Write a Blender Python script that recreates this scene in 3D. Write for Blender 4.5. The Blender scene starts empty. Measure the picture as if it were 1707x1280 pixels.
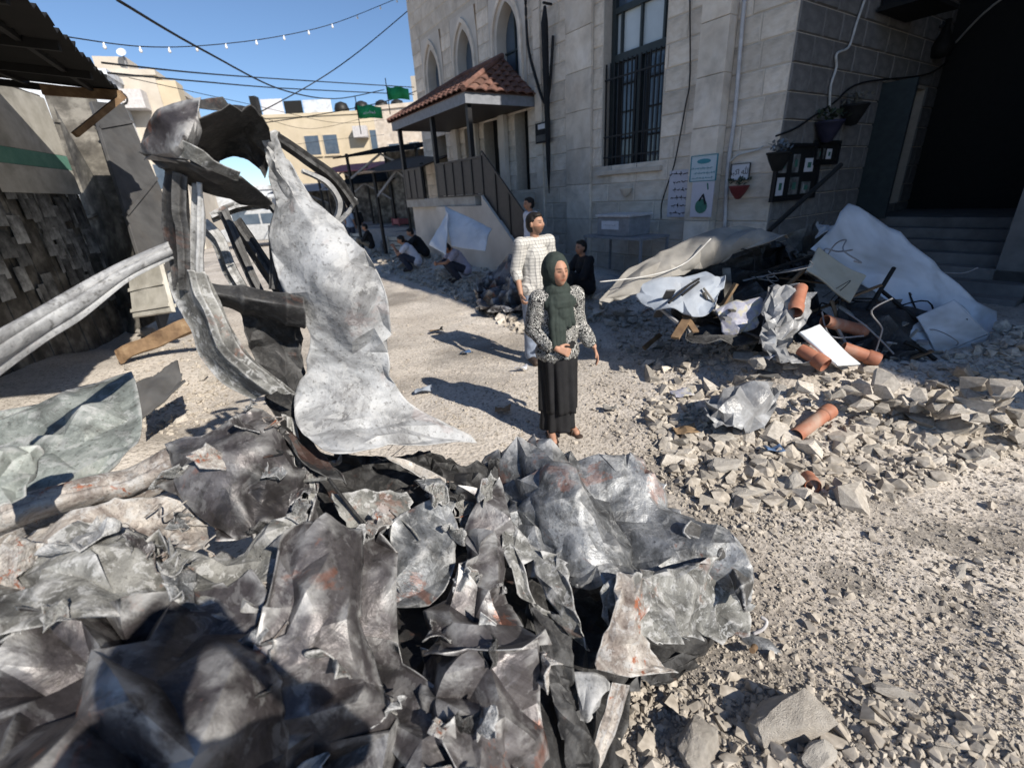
import bpy, bmesh, math, random
import numpy as np
from mathutils import Vector, Matrix
random.seed(7); np.random.seed(7)
S = bpy.context.scene
COL = S.collection
R = math.radians

# ------------------------------------------------------------------ camera, sky, sun, exposure
CAM_H, PITCH, ROLL, FPX = 1.96, R(22.7), R(3.5), 759.0
cam_d = bpy.data.cameras.new('camera'); cam = bpy.data.objects.new('camera', cam_d); COL.objects.link(cam)
cam_d.sensor_width = 36.0; cam_d.lens = 36.0*FPX/1707.0; cam_d.clip_start = 0.02; cam_d.clip_end = 3000
cam.matrix_world = Matrix.Translation((0, 0, CAM_H)) @ Matrix.Rotation(R(90)-PITCH, 4, 'X') @ Matrix.Rotation(-ROLL, 4, 'Z')
cam_d.dof.use_dof = True; cam_d.dof.focus_distance = 2.7; cam_d.dof.aperture_fstop = 1.8
S.camera = cam
SUN_EL, SHADOW_AZ = R(36.5), R(-42.0)           # shadows run forward and to the left
w = bpy.data.worlds.new('World'); S.world = w; w.use_nodes = True
nt = w.node_tree; nt.nodes.clear()
sky = nt.nodes.new('ShaderNodeTexSky'); sky.sky_type = 'NISHITA'; sky.sun_disc = False
sky.sun_elevation = SUN_EL; sky.sun_rotation = SHADOW_AZ + math.pi; sky.air_density = 1.0; sky.dust_density = 0.0; sky.ozone_density = 4.5; sky.altitude = 1200
bg = nt.nodes.new('ShaderNodeBackground'); bg.inputs[1].default_value = 0.10
wo = nt.nodes.new('ShaderNodeOutputWorld'); nt.links.new(sky.outputs[0], bg.inputs[0]); nt.links.new(bg.outputs[0], wo.inputs[0])
sun_d = bpy.data.lights.new('sun', 'SUN'); sun_d.energy = 5.0; sun_d.angle = R(0.5); sun_d.color = (1, .93, .82)
sun = bpy.data.objects.new('sun', sun_d); COL.objects.link(sun)
sdir = Vector((math.sin(SHADOW_AZ)*math.cos(SUN_EL), math.cos(SHADOW_AZ)*math.cos(SUN_EL), -math.sin(SUN_EL)))
sun.rotation_euler = sdir.to_track_quat('-Z', 'Y').to_euler()
S.view_settings.view_transform = 'Standard'; S.view_settings.look = 'None'; S.view_settings.exposure = 0.4; S.view_settings.gamma = 1.0
S.view_settings.use_curve_mapping = False
S.cycles.max_bounces = 5; S.cycles.diffuse_bounces = 3; S.cycles.glossy_bounces = 2; S.cycles.transmission_bounces = 2

# ------------------------------------------------------------------ places: a sight line at a given forward distance or height
CP = np.array([0, 0, CAM_H])
def ray(px, py):
    x, y = px-853.5, py-640.0
    c, s = math.cos(ROLL), math.sin(ROLL)
    X = c*x-s*y; Y = s*x+c*y
    f = FPX*math.cos(PITCH)-Y*math.sin(PITCH); d = FPX*math.sin(PITCH)+Y*math.cos(PITCH)
    return np.array([X/f, 1.0, -d/f])
def G(px, py, z=0.0):
    r = ray(px, py); return CP + r*((z-CAM_H)/r[2])
def D(px, py, y): return CP + ray(px, py)*y

# ------------------------------------------------------------------ mesh helpers
def mesh(name, V, F, smooth=False):
    m = bpy.data.meshes.new(name); m.from_pydata([tuple(map(float, v)) for v in V], [], [tuple(f) for f in F]); m.update()
    if smooth: m.polygons.foreach_set('use_smooth', [True]*len(m.polygons))
    return m
def obj(name, m, mat=None, parent=None, world=False):
    o = bpy.data.objects.new(name, m); COL.objects.link(o)
    if mat is not None and m is not None and len(m.materials) == 0: m.materials.append(mat)
    if parent is not None:
        o.parent = parent
        if world:
            M = parent.matrix_basis.copy()
            if parent.parent is not None: M = parent.parent.matrix_basis @ parent.matrix_parent_inverse @ M
            o.matrix_parent_inverse = M.inverted()
    return o
def tag(o, label=None, cat=None, group=None, kind=None):
    if label: o['label'] = label
    if cat: o['category'] = cat
    if group: o['group'] = group
    if kind: o['kind'] = kind
    return o
def thing(name, label, cat, loc=(0, 0, 0), rz=0.0, group=None):
    o = bpy.data.objects.new(name, None); COL.objects.link(o); o.empty_display_size = .1
    o.location = tuple(map(float, loc)); o.rotation_euler = (0, 0, rz)
    return tag(o, label, cat, group)
class MB:
    """collects shapes, built as one mesh"""
    def __init__(s): s.V = []; s.F = []
    def add(s, V, F):
        b = len(s.V); s.V += [tuple(map(float, v)) for v in V]; s.F += [tuple(i+b for i in f) for f in F]; return s
    def box(s, a, b, M=None):
        (x0, y0, z0), (x1, y1, z1) = a, b
        V = [(x, y, z) for z in (z0, z1) for y in (y0, y1) for x in (x0, x1)]
        if M is not None: V = [tuple(M @ Vector(v)) for v in V]
        return s.add(V, [(0, 2, 3, 1), (4, 5, 7, 6), (0, 1, 5, 4), (2, 6, 7, 3), (0, 4, 6, 2), (1, 3, 7, 5)])
    def bar(s, p, q, wd, ht=None, up=(0, 0, 1)):
        ht = wd if ht is None else ht
        p = Vector(map(float, p)); q = Vector(map(float, q)); d = (q-p).normalized(); u = Vector(up)
        if abs(d.dot(u)) > .98: u = Vector((1, 0, 0))
        a = d.cross(u).normalized()*wd/2; b = a.cross(d).normalized()*ht/2
        V = [c+sx*a+sy*b for c in (p, q) for sx, sy in ((-1, -1), (1, -1), (1, 1), (-1, 1))]
        return s.add(V, [(0, 3, 2, 1), (4, 5, 6, 7), (0, 1, 5, 4), (1, 2, 6, 5), (2, 3, 7, 6), (3, 0, 4, 7)])
    def tube(s, pts, r, n=8, caps=True):
        pts = [Vector(map(float, p)) for p in pts]; N = len(pts)
        rr = list(r) if hasattr(r, '__len__') else [r]*N
        ref = Vector((0, 0, 1)) if abs((pts[-1]-pts[0]).normalized().z) < .9 else Vector((1, 0, 0))
        V = []
        for i, p in enumerate(pts):
            d = (pts[min(i+1, N-1)]-pts[max(i-1, 0)]).normalized()
            a = d.cross(ref).normalized(); b = a.cross(d).normalized()
            V += [p+rr[i]*(math.cos(t)*a+math.sin(t)*b) for t in (2*math.pi*k/n for k in range(n))]
        F = [(i*n+k, i*n+(k+1) % n, (i+1)*n+(k+1) % n, (i+1)*n+k) for i in range(N-1) for k in range(n)]
        if caps: F += [tuple(range(n))[::-1], tuple((N-1)*n+k for k in range(n))]
        return s.add(V, F)
    def lathe(s, prof, c=(0, 0, 0), n=20):
        V = [(c[0]+r*math.cos(2*math.pi*k/n), c[1]+r*math.sin(2*math.pi*k/n), c[2]+z) for r, z in prof for k in range(n)]
        F = [(i*n+k, i*n+(k+1) % n, (i+1)*n+(k+1) % n, (i+1)*n+k) for i in range(len(prof)-1) for k in range(n)]
        return s.add(V, F)
    def build(s, name, mat, parent=None, world=False, smooth=False, bevel=0):
        m = mesh(name, s.V, s.F, smooth); o = obj(name, m, mat, parent, world)
        if bevel:
            b = o.modifiers.new('bevel', 'BEVEL'); b.width = bevel; b.segments = 2; b.limit_method = 'ANGLE'
        return o

def fastmesh(name, V, F, smooth=False):
    V = np.asarray(V, np.float32); F = np.asarray(F, np.int32); k = F.shape[1]
    m = bpy.data.meshes.new(name); m.vertices.add(len(V)); m.vertices.foreach_set('co', V.ravel())
    m.loops.add(F.size); m.loops.foreach_set('vertex_index', F.ravel())
    m.polygons.add(len(F)); m.polygons.foreach_set('loop_start', np.arange(0, F.size, k, dtype=np.int32)); m.polygons.foreach_set('loop_total', np.full(len(F), k, np.int32))
    m.polygons.foreach_set('use_smooth', np.full(len(F), bool(smooth)))
    m.update(calc_edges=True); m.validate(); return m


# value noise, crease noise (numpy)
def hash3(i, j, k):
    n = (i*374761393 + j*668265263 + k*2147483647) & 0x7fffffff
    n = ((n ^ (n >> 13))*1274126177) & 0x7fffffff
    return ((n ^ (n >> 16)) & 0xffff)/65535.0
def vnoise(P, seed=0):
    P = np.asarray(P, float); i = np.floor(P).astype(np.int64); f = P-i; f = f*f*(3-2*f)
    if P.shape[1] == 2: i = np.c_[i, np.full(len(P), 0)]; f = np.c_[f, np.zeros(len(P))]
    i = i+seed*17; out = 0
    for a in (0, 1):
        for b in (0, 1):
            for c in (0, 1):
                wgt = (f[:, 0] if a else 1-f[:, 0])*(f[:, 1] if b else 1-f[:, 1])*(f[:, 2] if c else 1-f[:, 2])
                out = out+wgt*hash3(i[:, 0]+a, i[:, 1]+b, i[:, 2]+c)
    return out
def fbm(P, seed=0, oct=4):
    P = np.asarray(P, float); s = 0; a = .5
    for o in range(oct): s = s+a*(vnoise(P*2**o, seed+o)-.5)*2; a *= .5
    return s
def dents(P, seed=0):
    """squared distance to the nearest scattered point: smooth dents between sharp ridges"""
    P = np.asarray(P, float); i = np.floor(P).astype(np.int64); best = np.full(len(P), 9.0)
    for a in (-1, 0, 1):
        for b in (-1, 0, 1):
            ci = i[:, 0]+a; cj = i[:, 1]+b
            qx = ci+hash3(ci, cj, ci*0+seed*3+1); qy = cj+hash3(ci, cj, ci*0+seed*3+2)
            d = (P[:, 0]-qx)**2+(P[:, 1]-qy)**2
            best = np.minimum(best, d)
    return best
def tri(x): return np.abs(((x/2) % 1)*2-1)*2-1
def catmull(C, t):
    C = np.asarray(C, float); n = len(C)-1; x = np.clip(np.asarray(t)*n, 0, n-1e-6); i = x.astype(int); f = (x-i)[:, None]
    def g(k): return C[np.clip(k, 0, n)]
    p0, p1, p2, p3 = g(i-1), g(i), g(i+1), g(i+2)
    sh = (-1,)+(1,)*(C.ndim-1); f = f.reshape(sh)
    return .5*((2*p1)+(-p0+p2)*f+(2*p0-5*p1+4*p2-p3)*f**2+(-p0+3*p1-3*p2+p3)*f**3)

def pt(c, mode):
    """control point: (px,py,val) with val a height ('z') or a forward distance ('y'); or ('w',x,y,z)"""
    if c[0] == 'w': return np.array(c[1:], float)
    if len(c) == 4: mode = c[3]
    return G(c[0], c[1], c[2]) if mode == 'z' else D(c[0], c[1], c[2])
def grid_sheet(name, rows, mat, parent=None, mode='y', nu=70, nv=70, amp=.03, scale=5.0, seed=1, thick=.003, ragged=.0, holes=0, aniso=1.0, fine=.35, groove=0, flat=False):
    """sheet metal spanned by rows of control points, crumpled, torn at the rim"""
    C = np.array([[pt(c, mode) for c in r] for r in rows])
    tv = np.linspace(0, 1, nv); tu = np.linspace(0, 1, nu)
    A = catmull(C, tv)                                    # nv x ncol x 3
    Pg = catmull(np.swapaxes(A, 0, 1), tu)                # nu x nv x 3
    Pg = np.swapaxes(Pg, 0, 1)                            # nv x nu x 3
    du = np.linalg.norm(np.diff(Pg, axis=1), axis=2).mean()*(nu-1); dv = np.linalg.norm(np.diff(Pg, axis=0), axis=2).mean()*(nv-1)
    U, Vv = np.meshgrid(tu*du, tv*dv)
    Q = np.c_[U.ravel(), Vv.ravel()]; rs = np.random.RandomState(seed)
    W = Q + .016*np.c_[fbm(Q*3.5, seed+1, 3), fbm(Q*3.5, seed+2, 3)]
    def folds(k0, n, flo, fhi, slope):
        """sum of sharp-edged folds of random direction and spacing"""
        q = np.random.RandomState(seed*31+k0); out = np.zeros(len(W)); c = slope/(2*math.sqrt(n)); a0 = q.uniform(0, 3.14)
        for k in range(n):
            a = a0+q.normal(0, 1.2/aniso) if aniso > 1 else q.uniform(0, 3.14); f = scale*q.uniform(flo, fhi)
            g = (.25+1.5*vnoise(Q*scale*.7, seed+k0+k))
            g = 1.0 if k % 2 else g
            out += g*c/f*tri((W[:, 0]*math.cos(a)+W[:, 1]*math.sin(a))*f+q.uniform(0, 9))
        return out-out.mean()
    cr = amp*20
    h = folds(1, 5, .7, 1.6, cr*.55)+folds(2, 7, 1.6, 3.6, cr*1.0)+folds(3, 7, 3.6, 9, cr*(.35+fine*.7))
    h += amp*.5*(dents(W*scale*.9, seed)-.3)
    du_ = np.gradient(Pg, axis=1); dv_ = np.gradient(Pg, axis=0); Nn = np.cross(du_, dv_); Nn /= np.linalg.norm(Nn, axis=2, keepdims=True)+1e-9
    P = Pg.reshape(-1, 3)+Nn.reshape(-1, 3)*h[:, None]
    P += .32*np.c_[folds(5, 5, 1, 3.5, cr), folds(6, 5, 1, 3.5, cr), folds(7, 5, 1, 3.5, cr)]
    if groove:                                            # pressed ribs along the strip
        g = np.tile(tu, nv); P += Nn.reshape(-1, 3)*(groove*(np.abs(np.sin(g*math.pi*2.5))**.5))[:, None]
    keep = np.ones((nv, nu), bool)
    if ragged:
        e = np.minimum(np.minimum(U, du-U), np.minimum(Vv, dv-Vv))
        keep = e > ragged*(np.maximum(0, fbm(Q*9, seed+21, 3).reshape(nv, nu)+.35))
    if holes:
        hm = vnoise(Q*scale*1.4, seed+31).reshape(nv, nu); keep &= hm < 1-holes
    idx = np.arange(nv*nu).reshape(nv, nu)
    F = []
    kk = keep[:-1, :-1] & keep[1:, :-1] & keep[:-1, 1:] & keep[1:, 1:]
    for j, i in zip(*np.nonzero(kk)): F.append((idx[j, i], idx[j, i+1], idx[j+1, i+1], idx[j+1, i]))
    used = np.zeros(nv*nu, bool); used[np.array(F).ravel()] = True; rem = np.cumsum(used)-1
    o = obj(name, mesh(name, P[used], [tuple(rem[k] for k in f) for f in F], not flat), mat, parent, True)
    if not flat: o.data.set_sharp_from_angle(angle=R(24))
    so = o.modifiers.new('thickness', 'SOLIDIFY'); so.thickness = thick; so.offset = 0
    return o

def patch(C, u, v):
    """bicubic point on the control net at each (u, v)"""
    A_ = catmull(C, v); n = C.shape[1]-1; x = np.clip(u*n, 0, n-1e-6); i = x.astype(int); f = (x-i)[:, None]; k = np.arange(len(u))
    g = lambda j: A_[k, np.clip(j, 0, n)]
    p0, p1, p2, p3 = g(i-1), g(i), g(i+1), g(i+2)
    return .5*((2*p1)+(-p0+p2)*f+(2*p0-5*p1+4*p2-p3)*f**2+(-p0+3*p1-3*p2+p3)*f**3)
from mathutils.geometry import delaunay_2d_cdt
NTRI = [0]
def sheet(name, rows, mat, parent=None, mode='y', nu=70, nv=70, amp=.03, scale=5.0, seed=1, thick=.003, ragged=.0, holes=0, aniso=1.0, fine=.35, groove=0, flat=False, cell=None):
    """stiff sheet spanned by rows of control points, buckled into sharp-edged facets"""
    if groove or flat or nu*nv < 1500: return grid_sheet(name, rows, mat, parent, mode, nu, nv, amp, scale, seed, thick, ragged, holes, aniso, fine, groove, flat)
    C = np.array([[pt(c, mode) for c in r] for r in rows]); rs = np.random.RandomState(seed*7+3)
    g_ = np.linspace(0, 1, 12); uu, vv = np.meshgrid(g_, g_); Pq = patch(C, uu.ravel(), vv.ravel()).reshape(12, 12, 3)
    du = np.linalg.norm(np.diff(Pq, axis=1), axis=2).sum(1).mean(); dv = np.linalg.norm(np.diff(Pq, axis=0), axis=2).sum(0).mean()
    cell = cell or .21/scale; cell = max(cell, math.sqrt(du*dv/900))
    ca, sa = math.cos(seed*1.3), math.sin(seed*1.3)
    def met(d): return np.hypot((d[..., 0]*ca+d[..., 1]*sa)*aniso, -d[..., 0]*sa+d[..., 1]*ca)
    B = []
    def side(p, q, L):
        n = max(3, int(L/cell*1.1))
        for k in range(n):
            t = (k+(rs.uniform(-.3, .3) if k else 0))/n; B.append((p[0]+(q[0]-p[0])*t, p[1]+(q[1]-p[1])*t))
    side((0, 0), (du, 0), du); side((du, 0), (du, dv), dv); side((du, dv), (0, dv), du); side((0, dv), (0, 0), dv)
    B = np.array(B); nb_ = len(B)
    ins = np.minimum(B, np.array([du, dv])-B); rg = ragged if ragged else cell*.25
    cen = np.array([du/2, dv/2]); d_ = cen-B; B = B+d_/np.linalg.norm(d_, axis=1, keepdims=True)*(rs.uniform(0, 1, nb_)**2*rg)[:, None]
    cand = rs.uniform(0, 1, (4200, 2))*np.array([du, dv]); rad = cell*(.45+1.3*vnoise(cand*scale*.6, seed+2)); pts = []
    buf = np.empty((4200, 2)); na = 0; arr = buf[:0]
    for c, r in zip(cand, rad):
        if min(c[0], c[1], du-c[0], dv-c[1]) < rg*1.05+cell*.15: continue
        if len(arr) and met(arr-c).min() < r: continue
        if np.hypot(*(B-c).T).min() < cell*.4: continue
        buf[na] = c; na += 1; arr = buf[:na]
    Q0 = np.vstack([B, arr])
    res = delaunay_2d_cdt([Vector(q) for q in Q0], [], [list(range(nb_))], 1, 1e-6)
    T = np.array([f for f in res[2] if len(f) == 3]); Q0 = np.array([v[:] for v in res[0]])
    # displacement of the facet corners
    def tw(P, k0, n, flo, fhi, slope):
        q = np.random.RandomState(seed*31+k0); o = np.zeros(len(P)); c = slope/(2*math.sqrt(n))
        for k in range(n):
            a = q.uniform(0, 3.14); f = scale*q.uniform(flo, fhi); o += c/f*tri((P[:, 0]*math.cos(a)+P[:, 1]*math.sin(a))*f+q.uniform(0, 9))
        return o-o.mean()
    cr = amp*20
    h0 = tw(Q0, 1, 5, .5, 1.3, cr*.55)+cell*cr*.42*rs.normal(0, 1, len(Q0))*(.35+1.1*vnoise(Q0*scale*.5, seed+8))
    j0 = cell*cr*.22*rs.normal(0, 1, (len(Q0), 3))
    if holes: T = T[vnoise(Q0[T].mean(1)*scale*1.1, seed+31) < 1-holes]
    # split every facet so that its edges stay straight and sharp
    V = np.c_[Q0, h0, j0]; tag_ = T
    for lv in range(2):
        ed = np.sort(np.vstack([T[:, [0, 1]], T[:, [1, 2]], T[:, [2, 0]]]), 1); ue, inv = np.unique(ed, axis=0, return_inverse=True); inv = inv.ravel()
        mid = (V[ue[:, 0]]+V[ue[:, 1]])/2; mid[:, 2] += rs.normal(0, cell*cr*(.035, .01)[lv], len(mid)); b0 = len(V); V = np.vstack([V, mid]); n = len(T); m01, m12, m20 = b0+inv[:n], b0+inv[n:2*n], b0+inv[2*n:]
        T = np.vstack([np.c_[T[:, 0], m01, m20], np.c_[m01, T[:, 1], m12], np.c_[m20, m12, T[:, 2]], np.c_[m01, m12, m20]])
    Q = V[:, :2]; u, v = np.clip(Q[:, 0]/du, 0, 1), np.clip(Q[:, 1]/dv, 0, 1); P = patch(C, u, v)
    e = 1e-3; Nn = np.cross(patch(C, np.clip(u+e, 0, 1), v)-patch(C, np.clip(u-e, 0, 1), v), patch(C, u, np.clip(v+e, 0, 1))-patch(C, u, np.clip(v-e, 0, 1))); Nn /= np.linalg.norm(Nn, axis=1, keepdims=True)+1e-12
    h = V[:, 2]+cell*cr*.10*fine/.35*fbm(Q*(1.1/cell), seed+4, 3)
    P = P+Nn*h[:, None]+V[:, 3:]
    used = np.zeros(len(P), bool); used[T.ravel()] = True; rem = np.cumsum(used)-1
    o = obj(name, fastmesh(name, P[used], rem[T], True), mat, parent, True); NTRI[0] += len(T)
    o.data.set_sharp_from_angle(angle=R(30))
    so = o.modifiers.new('thickness', 'SOLIDIFY'); so.thickness = thick; so.offset = 0
    return o

# ------------------------------------------------------------------ materials
MATS = {}
def newmat(name):
    m = bpy.data.materials.new(name); m.use_nodes = True; n = m.node_tree.nodes; b = n['Principled BSDF']; MATS[name] = m
    return m, m.node_tree, b
def nz(t, scale, detail=6, rough=.6, dist=0.0, vec=None, off=0.0):
    n = t.nodes.new('ShaderNodeTexNoise'); n.inputs['Scale'].default_value = scale; n.inputs['Detail'].default_value = detail
    n.inputs['Roughness'].default_value = rough; n.inputs['Distortion'].default_value = dist
    if vec is None:
        c = t.nodes.new('ShaderNodeTexCoord'); vec = c.outputs['Object']
    if off:
        a = t.nodes.new('ShaderNodeVectorMath'); a.operation = 'ADD'; a.inputs[1].default_value = (off, off*.7, off*1.3); t.links.new(vec, a.inputs[0]); vec = a.outputs[0]
    t.links.new(vec, n.inputs['Vector']); return n
def ramp(t, src, stops, interp='LINEAR'):
    r = t.nodes.new('ShaderNodeValToRGB'); e = r.color_ramp.elements; r.color_ramp.interpolation = interp
    while len(e) < len(stops): e.new(.5)
    for k, (p, c) in enumerate(stops):
        e[k].position = p; e[k].color = (c if hasattr(c, '__len__') else (c, c, c))[:3]+(1,) if hasattr(c, '__len__') else (c, c, c, 1)
    t.links.new(src, r.inputs[0]); return r.outputs[0]
def mix(t, fac, a, b, mode='MIX'):
    m = t.nodes.new('ShaderNodeMix'); m.data_type = 'RGBA'; m.blend_type = mode
    for s, v in ((m.inputs[0], fac), (m.inputs[6], a), (m.inputs[7], b)):
        if hasattr(v, 'links'): t.links.new(v, s)
        elif hasattr(v, '__len__'): s.default_value = tuple(v)[:3]+(1,)
        else: s.default_value = v
    return m.outputs[2]
def math_(t, op, a, b=None):
    m = t.nodes.new('ShaderNodeMath'); m.operation = op
    for s, v in zip(m.inputs, (a, b)):
        if v is None: continue
        if hasattr(v, 'links'): t.links.new(v, s)
        else: s.default_value = v
    return m.outputs[0]
def bump(t, b, src, strength=.4, dist=.01):
    n = t.nodes.new('ShaderNodeBump'); n.inputs['Strength'].default_value = strength; n.inputs['Distance'].default_value = dist
    t.links.new(src, n.inputs['Height'])
    if b.inputs['Normal'].links: t.links.new(b.inputs['Normal'].links[0].from_socket, n.inputs['Normal'])
    t.links.new(n.outputs[0], b.inputs['Normal'])
def plain(name, stops, scale=6, rough=.8, metal=0.0, bstr=.25, bscale=40, bdist=.004, dirt=0.0, dirtcol=(.12, .10, .08), rand=0.0, spec=.3, detail=4):
    """noise-mottled material, optional dirt blotches and a slight difference from object to object"""
    m, t, b = newmat(name)
    n = nz(t, scale, detail); c = ramp(t, n.outputs[0], stops)
    if dirt:
        d = nz(t, scale*.35, 4, .65, .6, off=3.1); c = mix(t, math_(t, 'MULTIPLY', ramp(t, d.outputs[0], [(.48, 0.0), (.7, 1.0)]), dirt), c, dirtcol)
    if rand:
        oi = t.nodes.new('ShaderNodeObjectInfo'); v = math_(t, 'ADD', math_(t, 'MULTIPLY', oi.outputs['Random'], rand), 1-rand*.5)
        hsv = t.nodes.new('ShaderNodeHueSaturation'); t.links.new(v, hsv.inputs['Value']); t.links.new(c, hsv.inputs['Color']); c = hsv.outputs[0]
    t.links.new(c, b.inputs['Base Color']); b.inputs['Roughness'].default_value = rough; b.inputs['Metallic'].default_value = metal
    b.inputs['Specular IOR Level'].default_value = spec
    if bstr: bump(t, b, nz(t, bscale, 4, .65, off=1.7).outputs[0], bstr, bdist)
    return m
def flat(name, col, rough=.7, metal=0.0, v=.18, scale=9):
    a = tuple(c*(1-v) for c in col); c2 = tuple(min(1, c*(1+v)) for c in col)
    return plain(name, [(.3, a), (.7, c2)], scale, rough, metal, .12, 60, .002)
def burnt(name, stops, rust=.5, ash=.5, scale=4.0, rough=.5, metal=.35, soot=.5, wear=.8):
    """burnt sheet steel: scale, ash, soot and rust in irregular patches"""
    m, t, b = newmat(name)
    base = ramp(t, nz(t, scale, 7, .74, .8).outputs[0], stops)
    fl = nz(t, scale*5, 5, .7, .5, off=5.3)
    c = mix(t, math_(t, 'MULTIPLY', ramp(t, fl.outputs[0], [(.54, 0.0), (.585, 1.0)]), ash), base, (.46, .465, .47))
    so = nz(t, scale*.8, 6, .74, 1.2, off=9.1)
    c = mix(t, math_(t, 'MULTIPLY', ramp(t, so.outputs[0], [(.52, 0.0), (.58, 1.0)]), soot), c, (.022, .021, .022))
    ru = nz(t, scale*.9, 6, .72, .4, off=13.7)
    c = mix(t, math_(t, 'MULTIPLY', ramp(t, ru.outputs[0], [(.585, 0.0), (.62, 1.0)]), rust), c, (.27, .092, .045))
    sp = nz(t, scale*22, 2, .6, 0, off=2.2)
    c = mix(t, ramp(t, sp.outputs[0], [(.3, .55), (.42, 0.0)]), c, (.05, .045, .04))
    geo = t.nodes.new('ShaderNodeNewGeometry'); ew = math_(t, 'MULTIPLY', ramp(t, geo.outputs['Pointiness'], [(.515, 0.0), (.57, 1.0)]), ramp(t, fl.outputs[0], [(.35, 0.0), (.55, wear)]))
    c = mix(t, ew, c, (.5, .5, .5))
    t.links.new(c, b.inputs['Base Color'])
    b.inputs['Metallic'].default_value = metal
    rr = ramp(t, fl.outputs[0], [(.3, rough-.02), (.7, min(1, rough+.3))]); t.links.new(rr, b.inputs['Roughness'])
    tcw = t.nodes.new('ShaderNodeTexCoord'); wv = t.nodes.new('ShaderNodeVectorMath'); wv.operation = 'MULTIPLY_ADD'; t.links.new(fl.outputs[1], wv.inputs[0]); wv.inputs[1].default_value = (.05, .05, .05); t.links.new(tcw.outputs['Object'], wv.inputs[2])
    vo = t.nodes.new('ShaderNodeTexVoronoi'); vo.inputs['Scale'].default_value = 17; t.links.new(wv.outputs[0], vo.inputs['Vector']); bump(t, b, vo.outputs['Distance'], .36, .014)
    bump(t, b, nz(t, scale*9, 4, .7, .5, off=1.1).outputs[0], .35, .004)
    bump(t, b, nz(t, scale*3, 3, .6, 1.5, off=4.4).outputs[0], .4, .012)
    return m

# ------------------------------------------------------------------ the street frame: local x runs away along the stone facade, local y out into the street
AZ = R(-33.0); UA = np.array([math.sin(AZ), math.cos(AZ), 0]); NA = np.array([-UA[1], UA[0], 0]); OA = np.array([4.39, 7.90, 0.0])
RZA = math.atan2(UA[1], UA[0])
def A(s, n, z): return OA+UA*s+NA*n+np.array([0, 0, z])
def toA(x, y): return (x-OA[0])*UA[0]+(y-OA[1])*UA[1], (x-OA[0])*NA[0]+(y-OA[1])*NA[1]
def sstep(a, b, x): t = np.clip((x-a)/(b-a), 0, 1); return t*t*(3-2*t)
def hgt(x, y):
    x = np.atleast_1d(np.asarray(x, float)); y = np.atleast_1d(np.asarray(y, float)); x, y = np.broadcast_arrays(x, y)
    sh = x.shape; x = x.ravel(); y = y.ravel(); P = np.c_[x, y]; s, n = toA(x, y)
    near = np.clip(1-np.hypot(x, y-5)/22, 0, 1)
    rough = .25+.75*sstep(5.2, 3.6, n+.8*fbm(P*.7, 3, 2))
    rough = np.maximum(rough, sstep(1.2, 2.4, x)*sstep(6.5, 5, y))
    h = .05*fbm(P*.9, 5, 3)*near + near*rough*(.05*fbm(P*4, 8, 4)+.02*fbm(P*16, 9, 2)) + near*.006*fbm(P*14, 12, 2)
    h += .46*np.exp(-((x-5.4)/1.7)**2-((y-3.8)/.8)**2)*(1+.5*fbm(P*1.3, 41, 3))
    h += .32*np.exp(-((x-2.8)/1.5)**2-((y-4.2)/.9)**2)*(1+.6*fbm(P*1.5, 31, 2))
    h += .34*sstep(3.3, 1.6, n)*sstep(-.5, .8, n)*sstep(12, 9, s)*sstep(.2, 1.6, s)*(.55+.8*vnoise(P*1.1, 14))
    h += .2*np.exp(-((x-1.2)/1.1)**2-((y-.6)/.6)**2)
    h += .35*sstep(-2.2, -4.5, x)*sstep(2, 3.4, y)*sstep(7.5, 5.5, y)*(.4+.6*vnoise(P*.9, 15))
    h -= .10*np.exp(-((x-3.2)/1.2)**2-((y-2.6)/.8)**2)
    return h.reshape(sh)
def H(x, y): return float(hgt(x, y)[0])
def GH(px, py, it=4):
    p = G(px, py, 0)
    for _ in range(it): p = G(px, py, H(p[0], p[1]))
    return p
def axis(lo, a, b, hi, st, mid):
    dense = np.arange(a, b, st); out = [b]
    stp = st
    while out[-1] < hi: stp = min(stp*1.12, 60); out.append(out[-1]+stp)
    neg = [a]; stp = st
    while neg[-1] > lo: stp = min(stp*1.12, 60); neg.append(neg[-1]-stp)
    return np.r_[np.array(neg[:0:-1]), dense, np.array(out)]
gx = axis(-500, -4.5, 6.5, 500, .05, 0); gy = axis(-60, .3, 8.5, 900, .05, 0)
GX, GY = np.meshgrid(gx, gy); GZ = hgt(GX, GY)
nx_, ny_ = len(gx), len(gy); ii = np.arange(nx_*ny_).reshape(ny_, nx_)
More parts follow.
